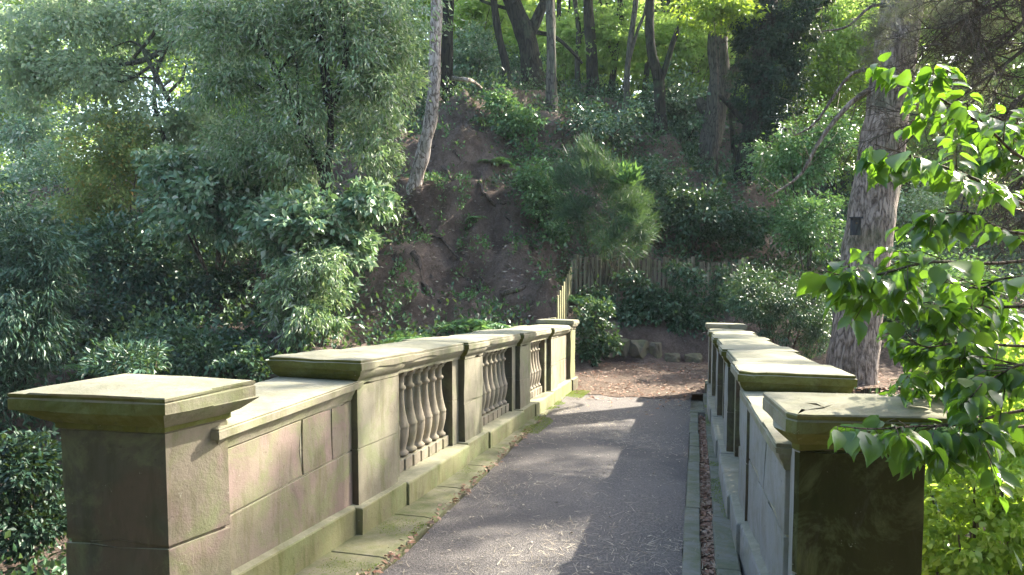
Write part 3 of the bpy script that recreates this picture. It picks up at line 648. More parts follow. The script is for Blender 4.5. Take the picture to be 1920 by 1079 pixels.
# --- big pine by the far end of the right parapet
pine = tree('pine_tree', 'massive scaly-barked pine trunk leaning right, by the right parapet', 13.5, [(1592, 770), (1600, 650), (1617, 520), (1636, 400), (1652, 290), (1668, 180), (1685, 60), (1700, -60), (1720, -400), (1730, -700)], (88, 68), 'bark_pine',
     [([(1665, 150), (1600, 190), (1540, 260), (1500, 330), (1440, 370)], 13, 3), ([(1670, 110), (1630, 130), (1590, 145), (1530, 230), (1490, 255)], 10, 3), ([(1690, 30), (1640, 10), (1590, 50), (1540, 60)], 8, 3),
      ([(1650, 300), (1700, 240), (1740, 200), (1800, 150)], 7, 2), ([(1690, 60), (1740, 30), (1800, 90), (1850, 60)], 9, 3), ([(1685, 90), (1715, 30), (1740, -20), (1745, -60)], 9, 4), ([(1660, 200), (1700, 200), (1740, 208)], 6, 3)], rough=.12, nseg=60, sides=28, twigs=9, root_flare=1.12)
parts = []  # pine crown, with out-of-view clumps added to dapple the bridge
g2 = np.random.default_rng(3)
for (x, y, z, r, n) in [(4.5, 15.6, 5.9, .8, 1300), (3.9, 14.2, 6.2, .7, 1000), (5.4, 15.5, 11, 2.2, 5000), (3.0, 15.5, 12.5, 2.4, 6000), (4.2, 17, 9.8, 1.6, 3000), (3.0, 13.2, 10.6, 1.5, 2400), (1.6, 15.6, 9.5, 1.4, 2200), (6, 13, 8.5, 1.8, 2400), (8, 17, 10.5, 2, 3000), (9, 13.5, 11, 2, 2600), (7.5, 10.5, 8, 1.6, 2300), (4.5, 12.2, 6.6, 1.0, 1100), (6, 16, 7.6, 1.4, 1800), (8.5, 19, 9, 2, 2600)]:
    P, D = clumped((x, y, z), (r, r, r * .5), n, .22, 40, 0, .3, .5, g2); D = g2.normal(size=D.shape); parts.append((P, D, sizes(n, .22)))
T_PN = (np.array([(-.03, 0, 0), (.03, 0, 0), (0, 1, -.06)]), np.array([(0, 1, 2)]))
foliage('crown', pine, L['dark'], parts, T_PN)
# wispy grey needle sprays in front of the trunk top
parts = []
for (x, y, rx, ry, n) in [(1640, 60, 36, 50, 1300), (1630, 110, 22, 30, 500), (1700, 20, 60, 24, 1100), (1770, 90, 70, 60, 2600), (1790, 30, 80, 40, 2400), (1740, 150, 50, 40, 900), (1860, 60, 60, 50, 1500), (1840, 150, 60, 60, 1200)]:
    k = 12.4 / F; P, D = clumped(at(x, y, 12.4), (rx * k, rx * k * .6, ry * k), n, .35, 30, 0); D = rng.normal(size=D.shape); parts.append((P, D, sizes(n, .14)))
M['greyneedle'] = leafmat('dying_needle', [(.20, .17, .13), (.32, .27, .22), (.17, .18, .11)], .25, .6, .3)
foliage('needles', pine, M['greyneedle'], parts, T_PN)
nb = empty('nest_box', tuple(at(1603, 440, 12.95)), 'small dark nest box fixed to the left side of the pine trunk', 'nest box')
mb = MB(); c = at(1604, 426, 13.0); mb.box(c, (.075, .07, .15)); mb.build('box', M['box'], nb, bevel=.005)
mb = MB(); mb.box(c + np.array([0, -.02, .16]), (.095, .10, .012)); mb.build('roof', M['box'], nb, bevel=.003)
mb = MB(); q = c + np.array([0, -.075, .06]); mb.rings([[(q[0] + r * math.cos(a), q[1] - e, q[2] + r * math.sin(a)) for a in [k * math.pi / 6 for k in range(12)]] for r, e in ((.022, 0), (.022, .006))]); mb.build('entrance_ring', M['twig'], nb)

# --- bare twiggy conifer at the right
ct = empty('dead_conifer', tuple(base_of(1930, 500, 9.5)), 'half-dead conifer with a tangle of bare brown twigs at the upper right edge', 'tree')
mb = MB(); k = 9.5 / F
mb.tube(curve_pts([ct.location] + [at(x, y, 9.5) for x, y in ((1985, 330), (1960, 150), (1935, 20), (1925, -120), (1925, -400))], 24), list(np.linspace(.16, .07, 24)), 9, .2)
mb.build('trunk', M['twig'], ct, smooth=True)
mb = MB(); rnd = random.Random(5)
def twig(p, d, ln, r, lev):
    pts = [p]; q = Vector(p); d = Vector(d).normalized(); n = 6
    for i in range(n):
        d = (d + Vector((rnd.gauss(0, .16), rnd.gauss(0, .16), rnd.gauss(0, .13) - (.05 if lev else 0)))).normalized(); q = q + d * ln / n; pts.append(q.copy())
    mb.tube(pts, [r * (1 - .75 * i / n) for i in range(n + 1)], 5 if lev < 1 else 3)
    if lev < 3:
        for i in range(1, n + 1):
            for _ in range(2 if lev < 2 else 1):
                e = (d * .6 + Vector((rnd.gauss(0, .7), rnd.gauss(0, .7), rnd.gauss(0, .55)))).normalized()
                twig(pts[i], e, ln * rnd.uniform(.32, .6), r * .48, lev + 1)
for (x0, y0, x1, y1) in [(1960, 60, 1800, 260), (1965, 170, 1870, 380), (1950, 20, 1830, 90), (1975, 260, 1880, 330), (1940, -40, 1780, 20), (1965, 150, 1850, 190), (1930, -60, 1740, 10), (1985, 330, 1900, 440)]:
    a = at(x0, y0, 9.5); b = at(x1, y1, 9.3); twig(a, b - a, float(np.linalg.norm(b - a)) * 1.05, .032, 0)
mb.build('branch', M['twig'], ct)
parts = []  # needle sprays, with extra clumps added to block sun over the path
for (x, y, z, r, n) in [(4.4, 11.6, 5.2, .9, 2600), (5.2, 12.6, 6.4, 1.1, 3000), (3.9, 10.6, 6.0, .8, 1700), (4.9, 10.2, 5.0, .8, 1500), (4.2, 13.2, 7.0, .9, 1800), (5.6, 11.2, 7.4, 1.1, 2400), (4.2, 12.8, 5.4, .7, 1500), (4.0, 9.6, 5.6, .6, 1100), (5.1, 9.3, 6.0, .8, 1300), (5.6, 10.6, 5.4, .7, 1100)]:
    P, D = clumped((x, y, z), (r, r, r * .6), n, .34, 26, 0, .3, .5); D = rng.normal(size=D.shape); parts.append((P, D, sizes(n, .16)))
foliage('needles', ct, M['greyneedle'], parts, T_PN)

# --- left: multi-stemmed tree with narrow pale leaves
lt = tree('willow_tree', 'many-stemmed tree with narrow pale leaves and dark slanting stems, left of the birch', 15, [(616, 420), (606, 330), (575, 260), (545, 190), (510, 120), (480, 60), (462, -40), (450, -200)], (15, 9), 'bark_dark',
     [([(618, 400), (614, 330), (620, 250), (616, 160), (606, 80), (598, -40)], 15, 8), ([(618, 215), (640, 150), (650, 90), (640, 30), (645, -60)], 12, 7), ([(612, 200), (600, 110), (590, 40), (560, -30)], 8, 5),
      ([(545, 190), (500, 170), (470, 150)], 6, 2), ([(575, 262), (560, 200), (556, 120), (540, 60)], 6, 3), ([(520, 140), (560, 90), (600, 60)], 5, 2)], rough=.2)
parts = []
def blobs(lst, Z, lf, clump=.3, droop=.5, depth=1, ncl=60, flat=.7):
    out = []
    for (x, y, rx, ry, n) in lst:
        kk = Z / F; P, D = clumped(at(x, y, Z), (rx * kk, rx * kk * depth, ry * kk), n, clump, ncl, droop, .3, flat); out.append((P, D, sizes(n, lf)))
    return out
foliage('foliage', lt, L['pale'], blobs([(560, 300, 90, 60, 3000), (400, 30, 110, 60, 4000), (740, 90, 60, 80, 2500), (500, 60, 120, 90, 6500), (640, 80, 110, 100, 6500), (560, 200, 120, 90, 5500), (700, 170, 90, 70, 4200), (430, 150, 90, 90, 4200), (690, 10, 130, 60, 4200), (460, 280, 80, 70, 2600), (690, 260, 60, 60, 1400), (590, 20, 140, 60, 4500)], 15.2, .12), T_NARROW)
# --- far left broad tree with dark limbs
lb = tree('oak_tree', 'spreading tree with crooked dark limbs and a snapped grey bough at the upper left', 19, [(330, 420), (335, 330), (300, 240), (290, 150), (330, 70), (420, 40), (520, 10), (600, -60)], (9, 5), 'bark_grey',
     [([(318, 190), (300, 160), (284, 125), (270, 95)], 11, 9), ([(330, 75), (280, 110), (220, 122), (150, 120), (100, 122)], 12, 5), ([(290, 120), (240, 150), (180, 160), (140, 165)], 7, 3), ([(300, 120), (250, 80), (210, 90)], 6, 2), ([(310, 180), (340, 150), (350, 120)], 7, 3),
      ([(250, 110), (290, 60), (300, 10), (290, -60)], 7, 4), ([(330, 200), (370, 165), (400, 160)], 6, 2)], rough=.35, twigs=4)
foliage('foliage', lb, L['mist'], blobs([(120, 40, 150, 70, 6500), (300, 20, 130, 60, 5000), (60, 130, 100, 70, 4200), (200, 150, 120, 60, 4500), (340, 230, 90, 70, 3200), (230, 250, 100, 60, 3800), (400, 90, 80, 70, 2600), (-60, 60, 80, 90, 2500)], 19.3, .13))
# --- shrubs, left side
shrub('birch_tree', 'hazy blue-green tree far away at the left edge', 'tree', 60, 240, 46, 75, 100, 6000, .26, 'blue', clump=.3, nst=1)
shrub('broadleaf_tree', 'distant pale grey-green tree low beyond the yellowing bush', 'tree', 95, 345, 38, 75, 70, 5500, .22, 'blue', nst=1)
shrub('yellowing_tree', 'small tree turning yellow with a few orange leaves', 'tree', 215, 300, 18.6, 85, 100, 8000, .10, 'yellow', extra=((170, 390, 60, 40, 2500),), nst=3)
shrub('yew_tree', 'dark feathery evergreen hanging at the left edge beside the first pier', 'tree', 20, 560, 11.5, 100, 190, 13000, .10, 'dark', T_NARROW, clump=.26, droop=.7, extra=((0, 760, 90, 130, 6000), (90, 520, 60, 90, 3500)), bark_='bark_dark')
shrub('rhododendron_bush', 'large dark rhododendron in the hollow under the yellowing tree', 'shrub', 230, 480, 17.5, 130, 75, 9500, .13, 'dark', clump=.26, droop=.15, extra=((370, 520, 100, 55, 5000),))
shrub('laurel_bush', 'broad pale-leaved laurel spreading above the dark hollow', 'shrub', 400, 390, 16, 120, 85, 8500, .15, 'blue', clump=.15, shell=.3, droop=.5, extra=((330, 320, 70, 50, 3000), (500, 330, 70, 60, 3000)))
shrub('elder_bush', 'tall shrub with pale leaves beside the foot of the earth slope', 'shrub', 600, 440, 14.2, 105, 80, 7500, .15, 'blue', clump=.15, shell=.3, droop=.5, nst=12, extra=((690, 380, 50, 45, 1300), (640, 470, 60, 40, 1900), (520, 420, 60, 60, 2200), (600, 530, 70, 40, 1500)))
shrub('willow_bush', 'drooping grey-green bush trailing down to the left parapet', 'shrub', 575, 580, 13.2, 75, 85, 6500, .12, 'pale', T_NARROW, clump=.18, shell=.25, droop=.8, extra=((530, 540, 50, 50, 1800), (600, 500, 60, 40, 1800)))
shrub('rhododendron_bush', 'small rhododendron with whorled leaves just above the first pier cap', 'shrub', 240, 672, 10.5, 75, 30, 1100, .11, 'dark', T_NARROW, clump=.18, droop=-.1)
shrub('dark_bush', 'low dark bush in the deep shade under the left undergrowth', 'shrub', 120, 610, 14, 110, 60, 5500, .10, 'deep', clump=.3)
shrub('bramble_bush', 'low tangled bramble bank under the drooping bush by the parapet', 'shrub', 380, 660, 12.8, 150, 38, 7500, .09, 'ivy', clump=.26, extra=((500, 690, 90, 30, 2600),))
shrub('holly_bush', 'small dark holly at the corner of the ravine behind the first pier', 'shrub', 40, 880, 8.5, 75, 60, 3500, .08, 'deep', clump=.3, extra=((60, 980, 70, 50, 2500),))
later()
# --- behind the path end
br = empty('broom_bush', tuple(base_of(1130, 470, 17.2)), 'feathery green bamboo-like bush arching over the picket fence', 'shrub')
parts = []
k = 17 / F
for (x, y, rx, ry, n, z) in [(1105, 320, 60, 45, 2900, 17), (1160, 345, 45, 45, 2200, 16.9), (1185, 400, 45, 50, 2600, 16.8), (1080, 390, 42, 60, 2600, 17), (1150, 440, 60, 45, 2600, 16.8), (1100, 290, 30, 25, 700, 17), (1200, 440, 26, 45, 1200, 16.7), (1060, 350, 30, 40, 900, 17)]:
    P, D = clumped(at(x, y, z), (rx * k, rx * k * .9, ry * k), n, .34, 26, .5, .3); c = at(1130, 470, 17); D = .45 * (P - c) + rng.normal(0, .4, P.shape); D[:, 2] -= .1; parts.append((P, D, sizes(n, .24)))
foliage('foliage', br, L['broom'], parts, T_BLADE)
stems(br, np.array(br.location), [at(1080 + 12 * i, 400 + (i % 3) * 15, 17) for i in range(9)], .02, M['twig'])
sp = []; P, D = clumped(at(1178, 335, 16.4), (.28, .2, .2), 260, .4, 12, -.6); D[:, 2] += .6; sp.append((P, D, sizes(260, .2)))
foliage('bright_shoots', br, L['fern'], sp, T_NARROW)
shrub('holly_tree', 'glossy-leaved understorey tree glinting white between the Y-shaped tree and the stubbed trunk', 'tree', 1270, 220, 25.5, 80, 100, 7500, .13, 'gloss', clump=.3, bark_='bark_dark')
shrub('holly_bush', 'glossy dark bush below the light grey trunk', 'shrub', 1120, 235, 22.5, 85, 45, 4800, .11, 'gloss', clump=.3)
shrub('laurel_bush', 'rounded mound of dark leaves under the thick gnarled trunk', 'shrub', 1300, 400, 19.5, 95, 60, 8000, .10, 'ivy', clump=.25, extra=((1220, 330, 60, 40, 2500), (1380, 430, 70, 40, 3500)))
shrub('elder_bush', 'leafy bush at the back right, between the ivy-clad tree and the pine', 'shrub', 1490, 300, 20, 80, 60, 6500, .10, 'mid', clump=.28, extra=((1550, 250, 60, 60, 3000), (1470, 410, 50, 40, 1800)))
shrub('hazel_tree', 'slender young tree lit yellow-green behind the dead pine boughs', 'tree', 1540, 160, 27, 75, 110, 7500, .14, 'lime', clump=.3, extra=((1600, 90, 60, 70, 3500),))
shrub('hazel_bush', 'pale-stemmed bush with bright leaves left of the pine trunk', 'shrub', 1520, 420, 18, 70, 60, 5500, .09, 'mid', clump=.28, bark_='bark_grey', extra=((1510, 450, 22, 22, 500),))
shrub('privet_bush', 'dense rounded small-leaved bush behind the right coping, left of the pine', 'shrub', 1465, 570, 14.8, 95, 62, 12000, .075, 'dark', T_NARROW, clump=.24, extra=((1400, 545, 45, 45, 2500), (1530, 620, 50, 45, 3500)))
shrub('ivy_bank', 'hanging curtain of ivy over the bank at the end of the path', 'ivy', 1285, 610, 16.6, 50, 56, 6000, .09, 'ivy', clump=.24, droop=.8, depth=.5, extra=((1225, 580, 50, 36, 3000), (1310, 650, 45, 45, 2400), (1200, 635, 60, 22, 1600), (1150, 620, 40, 22, 900), (1240, 655, 40, 24, 1200), (1270, 505, 30, 18, 350), (1180, 520, 30, 18, 350), (1350, 515, 24, 20, 300), (1165, 600, 50, 34, 2400), (1290, 530, 36, 30, 700), (1200, 545, 36, 26, 600), (1120, 555, 40, 22, 600), (1345, 560, 34, 28, 600)), nst=3)
shrub('laurel_bush', 'low glossy plant beside the far end pier of the left parapet', 'shrub', 1112, 605, 15.0, 38, 48, 1900, .09, 'ivy', clump=.28, extra=((1105, 660, 25, 25, 700), (1140, 645, 25, 18, 500)))
shrub('elder_bush', 'low dark bush along the edge of the bare earth slope by the broom', 'shrub', 1020, 380, 18.6, 45, 60, 3000, .11, 'mid', clump=.28, extra=((1000, 330, 35, 30, 1000), (1030, 440, 35, 30, 1000)))
shrub('hazel_bush', 'leafy bush between the pine trunk and the foreground leaves', 'shrub', 1760, 560, 17, 110, 110, 8000, .10, 'mid', clump=.28)
shrub('hazel_tree', 'bright tree in sunshine beyond the bare twigs at the right edge', 'tree', 1800, 300, 27, 150, 160, 11000, .15, 'yellow', clump=.28, bark_='bark_dark', nst=3)
shrub('hazel_tree', 'sunlit bush on the far slope just right of the pine trunk', 'tree', 1720, 420, 22, 60, 90, 4500, .11, 'pale', clump=.28)
shrub('sycamore_sapling', 'leafy sapling behind the pale birch on the hilltop', 'tree', 760, 90, 24, 70, 110, 5500, .14, 'pale', clump=.28)
shrub('sycamore_sapling', 'blue-green sapling between the dark birch neighbour and the forked tree', 'tree', 890, 110, 27, 55, 60, 4200, .14, 'blue', clump=.28)

# --- sunlit canopy: branches of hilltop trees reaching into the frame
for i, (x, y, Z, rx, ry, n, lab) in enumerate([(905, 20, 30, 60, 40, 3500, 'yellow-green spray of leaves above the blue-green sapling'), (1160, 60, 28, 90, 70, 7500, 'sunlit young tree filling the gap between the dark trunk and the Y-shaped tree'),
        (1290, 90, 27.5, 65, 80, 6500, 'sunlit young tree between the Y-shaped tree and the gnarled trunk'), (1065, 90, 30, 45, 70, 4500, 'sunlit young tree showing between the grey trunk and the very thin one'), (1350, 20, 22, 90, 30, 4500, 'layered spray of maple leaves crossing in front of the gnarled trunk top'), (1560, 60, 27, 80, 90, 6500, 'sunlit young tree in the gap left of the pine trunk top')]):
    shrub('maple_tree', lab, 'tree', x, y, Z, rx, ry, n, .17 if Z > 25 else .12, 'canopy' if Z > 25 else 'lime', clump=.28, nst=2, flat=.35)

# --- woodland mass closing the view
parts = []
g3 = np.random.default_rng(11)
n = 330
for i in range(n):
    x = g3.uniform(-62, 60); y = g3.uniform(42, 47); z0 = float(terr(np.array([x]), np.array([y]))[0]); h = g3.uniform(1, 19); r = g3.uniform(2.0, 3.6)
    P, D = clumped((x, y, z0 + h), (r, r, r * .8), 750, .35, 24, .2, .4, .6, g3); parts.append((P, D, sizes(750, .36, g3)))
for i in range(170):
    x = g3.uniform(-26, 18); y = g3.uniform(35, 40); z0 = float(terr(np.array([x]), np.array([y]))[0]); h = g3.uniform(0, 12)
    P, D = clumped((x, y, z0 + h), (2.2, 2.2, 1.7), 650, .35, 22, .2, .4, .6, g3); parts.append((P, D, sizes(650, .34, g3)))
o = foliage('distant_woodland', None, L['canopy'], parts); tag(o, 'sunlit yellow-green woodland closing the view behind all the trunks', 'woodland', kind='stuff')
parts = []  # foliage added behind the camera to cut sky light on front faces
for i in range(260):
    a = g3.uniform(R(150), R(395)); rr_ = g3.uniform(7, 20); x = rr_ * math.cos(a); y = rr_ * math.sin(a) - 1
    if y > 2 and x > 0: continue
    if x < -6 and y > -3: continue
    r = g3.uniform(1.6, 2.6); P, D = clumped((x, y, g3.uniform(0, 13)), (r, r, r), 500, .35, 20, .2, .4, .6, g3); parts.append((P, D, sizes(500, .4, g3)))
o = foliage('woodland', None, L['dark'], parts); tag(o, 'unseen dense woodland behind the viewpoint, added to darken the stone fronts', 'woodland', kind='stuff')
for i, (x, yb, Z, wd, ln) in enumerate([(868, 150, 31, 10, -8), (905, 155, 33, 13, 12), (1058, 180, 32, 11, -10), (1130, 190, 33, 9, 8), (1205, 215, 31, 12, 14), (1262, 240, 33, 10, -12), (1292, 250, 30, 13, 10), (1380, 300, 31, 12, -16), (1490, 330, 30, 11, 14), (1560, 330, 32, 14, -10), (690, 200, 28, 11, 18), (728, 200, 30, 9, -14)]):
    tree('slender_tree', 'slender dark trunk far up the hill against the sunlit leaves', Z, [(x, yb + 30), (x + ln * .4, yb - 60), (x + ln, yb - 150), (x + ln * .6, yb - 300), (x + ln, yb - 420)], (wd, wd * .6), 'bark_dark', [([(x + ln * .6, yb - 90), (x + ln + 18, yb - 150), (x + ln + 22, yb - 230)], wd * .5, 3)], group='slender trunks far up the hill')
# --- undergrowth over the hill
g4 = np.random.default_rng(5)
def scatter(n, xr, yr, keep, g):
    P = np.stack([g.uniform(*xr, n), g.uniform(*yr, n)], 1); m = np.array([keep(x, y) for x, y in P]); return P[m]
def to_px(x, y, z):
    d = np.array([x, y, z]) - EYE; Z = d @ fv; return 960 + F * (d @ rv) / Z, 540 - F * (d @ uv) / Z
SL = [(680, 640), (700, 560), (755, 500), (760, 400), (765, 300), (800, 220), (870, 185), (900, 240), (915, 330), (950, 400), (1010, 480), (1050, 560), (1050, 610), (900, 620)]
def inpoly(x, y, P):
    c = False; j = len(P) - 1
    for i in range(len(P)):
        if (P[i][1] > y) != (P[j][1] > y) and x < (P[j][0] - P[i][0]) * (y - P[i][1]) / (P[j][1] - P[i][1] + 1e-9) + P[i][0]: c = not c
        j = i
    return c
def wild(x, y):
    if -2.9 < x < 1.3 and y < 13: return False
    if -2.9 < x < 5 and 12 < y < 16.9: return False
    if y < 2.6 and x > -2.9: return False
    px, py = to_px(x, y, float(terr(np.array([x]), np.array([y]))[0])); return not inpoly(px, py, SL)
Q = scatter(11000, (-20, 15), (1.5, 36), wild, g4)
zq = gz(Q); parts = []
for (x, y), z in zip(Q, zq):
    n = 30; hh = g4.uniform(.14, .34); e = g4.normal(0, hh, (n, 3)); e[:, 2] = abs(e[:, 2]) * 1.1; D = e + g4.normal(0, .2, (n, 3)); parts.append((np.array([x, y, z]) + e, D, sizes(n, .105, g4)))
P = np.concatenate([p[0] for p in parts]); D = np.concatenate([p[1] for p in parts]); Sz = np.concatenate([p[2] for p in parts])
tag(foliage('undergrowth', None, L['ivy'], [(P, D, Sz)]), 'dark ivy and brambles covering the woodland floor', 'ground cover', kind='stuff')
Q = scatter(2200, (-9, 0), (13.5, 23), lambda x, y: not wild(x, y) and not (-2.9 < x < 5 and y < 16.9) and noise.noise(Vector((x * .9, y * .9, 2))) > .05, g4)
zq = gz(Q); parts = []
for (x, y), z in zip(Q, zq):
    n = 12; e = g4.normal(0, .06, (n, 3)); e[:, 2] = abs(e[:, 2]) * 1.3; parts.append((np.array([x, y, z]) + e, e * 3 + g4.normal(0, .3, (n, 3)) + np.array([0, 0, .2]), sizes(n, .08, g4)))
tag(foliage('seedlings', None, L['mid'], parts), 'small green seedlings dotted over the bare earth slope', 'ground cover', kind='stuff')
Q = scatter(2600, (-9, 0), (13, 23), lambda x, y: not wild(x, y) and not (-2.9 < x < 5 and y < 16.9), g4); zq = gz(Q)
mb = MB()
for (x, y), z in zip(Q, zq):
    r = random.uniform(.008, .03) * (2.2 if random.random() < .06 else 1); a_ = random.uniform(0, 3)
    mb.rings([[(x + r * k_ * math.cos(a_ + t_ * 1.57), y + r * k_ * math.sin(a_ + t_ * 1.57) * .8, z + h_ * r) for t_ in range(4)] for k_, h_ in ((.9, -.4), (1, .3), (.4, .8))])
tag(mb.build('earth_clods', M['clod'], None), 'small stones and clods of earth on the bare slope', 'stones', kind='stuff')
# --- fallen leaves
def litter(n, xr, yr, keep, s, g, name, mat, lab, tpl=T_DIAMOND, hf=None, dz=.012):
    Q = scatter(n, xr, yr, keep, g); z = np.array([hf(x, y) for x, y in Q]) if hf else gz(Q)
    a = g.uniform(0, 6.28, len(Q)); D = np.stack([np.cos(a), np.sin(a), g.normal(0, .18, len(Q))], 1)
    P = np.column_stack([Q, z + dz * (.6 + g.random(len(Q)))])
    o = foliage(name, None, mat, [(P, D, sizes(len(Q), s, g))], tpl, .25, g); return tag(o, lab, 'leaves', kind='stuff')
litter(9000, (-9, 1), (12.5, 24), lambda x, y: not (-2.3 < x < .5 and y < 16.5),   .085, g4, 'leaf_litter', L['palelitter'], 'pale fallen leaves scattered over the bare earth slope')
hpath = lambda x, y: pz(y)
litter(4800, (-2.1, 3.5), (9.6, 16.6), lambda x, y: random.random() < max(.03, min(1, (y - 10.6) / 1.8)) * (.35 + 2.2 * max(0, .2 + noise.noise(Vector((x * 1.4, y * 1.4, 6))))) * (1 if (y > 12.4 or x < -.1) else 0), .065, g4, 'leaf_litter', L['litter'], 'reddish fallen leaves covering the far end of the path', hf=lambda x, y: pz(y) + .012)
litter(2600, (-1.85, -1.5), (1.5, 12.5), lambda x, y: abs(x + 1.66 + .045 * max(0, y - 4)) < .035 + .05 * max(0, noise.noise(Vector((0, y * 2, 0)))) + (.03 if random.random() < .1 else 0), .042, g4, 'leaf_litter', L['litter'], 'reddish leaves gathered in a line along the left kerb', hf=lambda x, y: pz(y) + .02)
litter(2600, (.06, .16), (1.5, 10.2), lambda x, y: True, .04, g4, 'leaf_litter', L['litter'], 'brown leaves filling the gutter at the right of the path', hf=lambda x, y: pz(y) - .03)
litter(13000, (-1.8, .25), (1.5, 11.5), lambda x, y: random.random() < .08 + 1.6 * max(0, noise.noise(Vector((x * 1.3, y * .8, 4))) + .12), .07, g4, 'needle_litter', L['needle'], 'pale dry pine needles strewn over the asphalt', T_STRAW, hf=lambda x, y: pz(y) + .003, dz=.006)
litter(500, (-1.75, .2), (1.8, 11), lambda x, y: True, .022, g4, 'needle_litter', L['needle'], 'tiny pale leaf scraps dotted over the asphalt', hf=lambda x, y: pz(y) + .003, dz=.006)
def mossy(x, y): return noise.noise(Vector((x * 2, y * 1.6, 8))) > .12
Qm = scatter(48000, (-1.95, -1.66), (3, 12), mossy, g4); Pm = np.column_stack([Qm, [pz(y) + .034 for x, y in Qm]])
Qn = scatter(14000, (.14, .25), (1.5, 11), mossy, g4); Pn = np.column_stack([Qn, [pz(y) + .03 for x, y in Qn]]); Pm = np.concatenate([Pm, Pn])
Dm = g4.normal(0, .6, Pm.shape); Dm[:, 2] = 1; tag(foliage('moss', None, L['moss'], [(Pm, Dm, sizes(len(Pm), .007, g4))]), 'bright green moss along the kerbs beside both parapets', 'moss', kind='stuff')
Ql = np.stack([g4.uniform(.35, .9, 60), g4.uniform(3, 12, 60)], 1)

# --- ferns
def fern_mesh(seed):
    g = np.random.default_rng(seed); P, D, Sz = [], [], []
    for k in range(11):
        a = g.uniform(0, 6.28); ln = g.uniform(.5, .8); e0 = g.uniform(.7, 1.2)
        q = np.zeros(3)
        for i in range(18):
            t = i / 17; el = e0 - 1.7 * t; d = np.array([math.cos(a) * math.cos(el), math.sin(a) * math.cos(el), math.sin(el)]); q = q + d * ln / 18
            wdt = .17 * math.sin(math.pi * min(1, .12 + t * .9)) + .02; s_ = np.array([-math.sin(a), math.cos(a), 0])
            for sg in (-1, 1): P.append(q.copy()); D.append(s_ * sg + d * .35 + np.array([0, 0, -.15])); Sz.append(wdt)
    V, T = place_leaves(np.array(P), np.array(D), np.array(Sz), T_NARROW, .1, g); me = mesh_tris('fronds', V, T); me.materials.append(L['fern']); return me
FM = [fern_mesh(1), fern_mesh(2), fern_mesh(3)]
spots = [(960, 250, 21, 'fern at the upper right edge of the bare earth, below the light grey trunk'), (1010, 290, 20, 'fern just above the feathery bush, at its left'), (905, 215, 22, 'fern at the very top of the bare earth slope'), (930, 290, 20.5, 'bright fern overhanging the middle of the bare earth'),
         (860, 600, 14, 'fern at the foot of the slope behind the middle of the left parapet'), (765, 620, 13.6, 'fern nearest the coping, under the pale birch'), (905, 610, 14.2, 'second fern at the slope foot, right of the first'), (450, 640, 13, 'fern left of the drooping bush, above the pedestal cap'), (330, 640, 13.6, 'fern in the shade above the first pier'),
         (250, 590, 14.5, 'fern below the large rhododendron'), (180, 660, 12.5, 'fern left of the small rhododendron'), (980, 350, 19.3, 'fern beside the exposed roots right of the bare earth'), (1080, 560, 16.2, 'fern behind the raking fence boards'), (870, 420, 18.2, 'small fern growing out of the middle of the bare slope'), (1430, 470, 18.4, 'fern behind the top of the picket fence at its right end')]
for i, (x, y, Z, lab) in enumerate(spots):
    b = base_of(x, y, Z); o = bpy.data.objects.new('fern', FM[i % 3]); col.objects.link(o); o.location = tuple(b); s_ = random.uniform(.85, 1.25); o.scale = (s_, s_, s_); o.rotation_euler = (0, 0, random.uniform(0, 6)); tag(o, lab, 'fern', 'ferns on the banks')

# --- roots and fallen wood on the slope
def onground(pts, Z, lift=.03):
    out = []
    for p in pts:
        q = at(p[0], p[1], p[2] if len(p) > 2 else Z)
        # slide along the sight line onto the ground
        lo, hi = 9.0, 30.0
        for zz in np.linspace(10, 27, 120):
            q2 = at(p[0], p[1], zz)
            if q2[2] < tz(q2[0], q2[1]): q = q2; break
        out.append(q + np.array([0, 0, lift]))
    return out
for k_, (pts, r, lab) in enumerate([([(905, 505), (940, 560), (985, 545), (1010, 515)], .07, 'dark fallen bough lying at the foot of the earth slope'), ([(850, 155), (885, 160), (905, 172)], .05, 'short pale log lying on the hilltop by the birch')]):
    q = curve_pts(onground(pts[1:] if k_ == 0 else pts, 16, .08), 12); mb = MB(); mb.tube(q, [r * (1.1 - .5 * i / 11) for i in range(12)], 8, .4, k_)
    tag(mb.build('fallen_branch', M['root' if k_ == 0 else 'bark_pale'], None, smooth=True), lab, 'branch')
bt = [o for o in col.objects if o.name == 'birch_tree'][0]
rnd = random.Random(9)
for i, pts in enumerate([[(775, 480), (790, 530), (820, 570), (850, 580)], [(800, 300), (830, 320), (850, 345), (860, 330)], [(795, 320), (830, 345), (850, 360)], [(760, 450), (750, 500), (735, 560)], [(800, 280), (850, 290), (870, 310)], [(770, 400), (800, 440), (830, 455), (870, 500)],
                         [(830, 230), (850, 260), (862, 290)], [(900, 340), (910, 370), (940, 400), (960, 430)], [(905, 370), (930, 390), (945, 385)], [(745, 480), (738, 520), (742, 580)], [(860, 520), (890, 540), (905, 570)], [(780, 340), (760, 400), (755, 460)], [(870, 480), (900, 520), (900, 560)]]):
    q = curve_pts(onground(pts, 18, .05), 12); mb = MB(); mb.tube([p + np.array([rnd.gauss(0, .03), 0, rnd.gauss(0, .03)]) for p in q], [(.085 if i in (0, 3) else .05) * (1.1 - .7 * j / 11) for j in range(12)], 6, .4, i); mb.build('root', M['root'], bt, smooth=True)

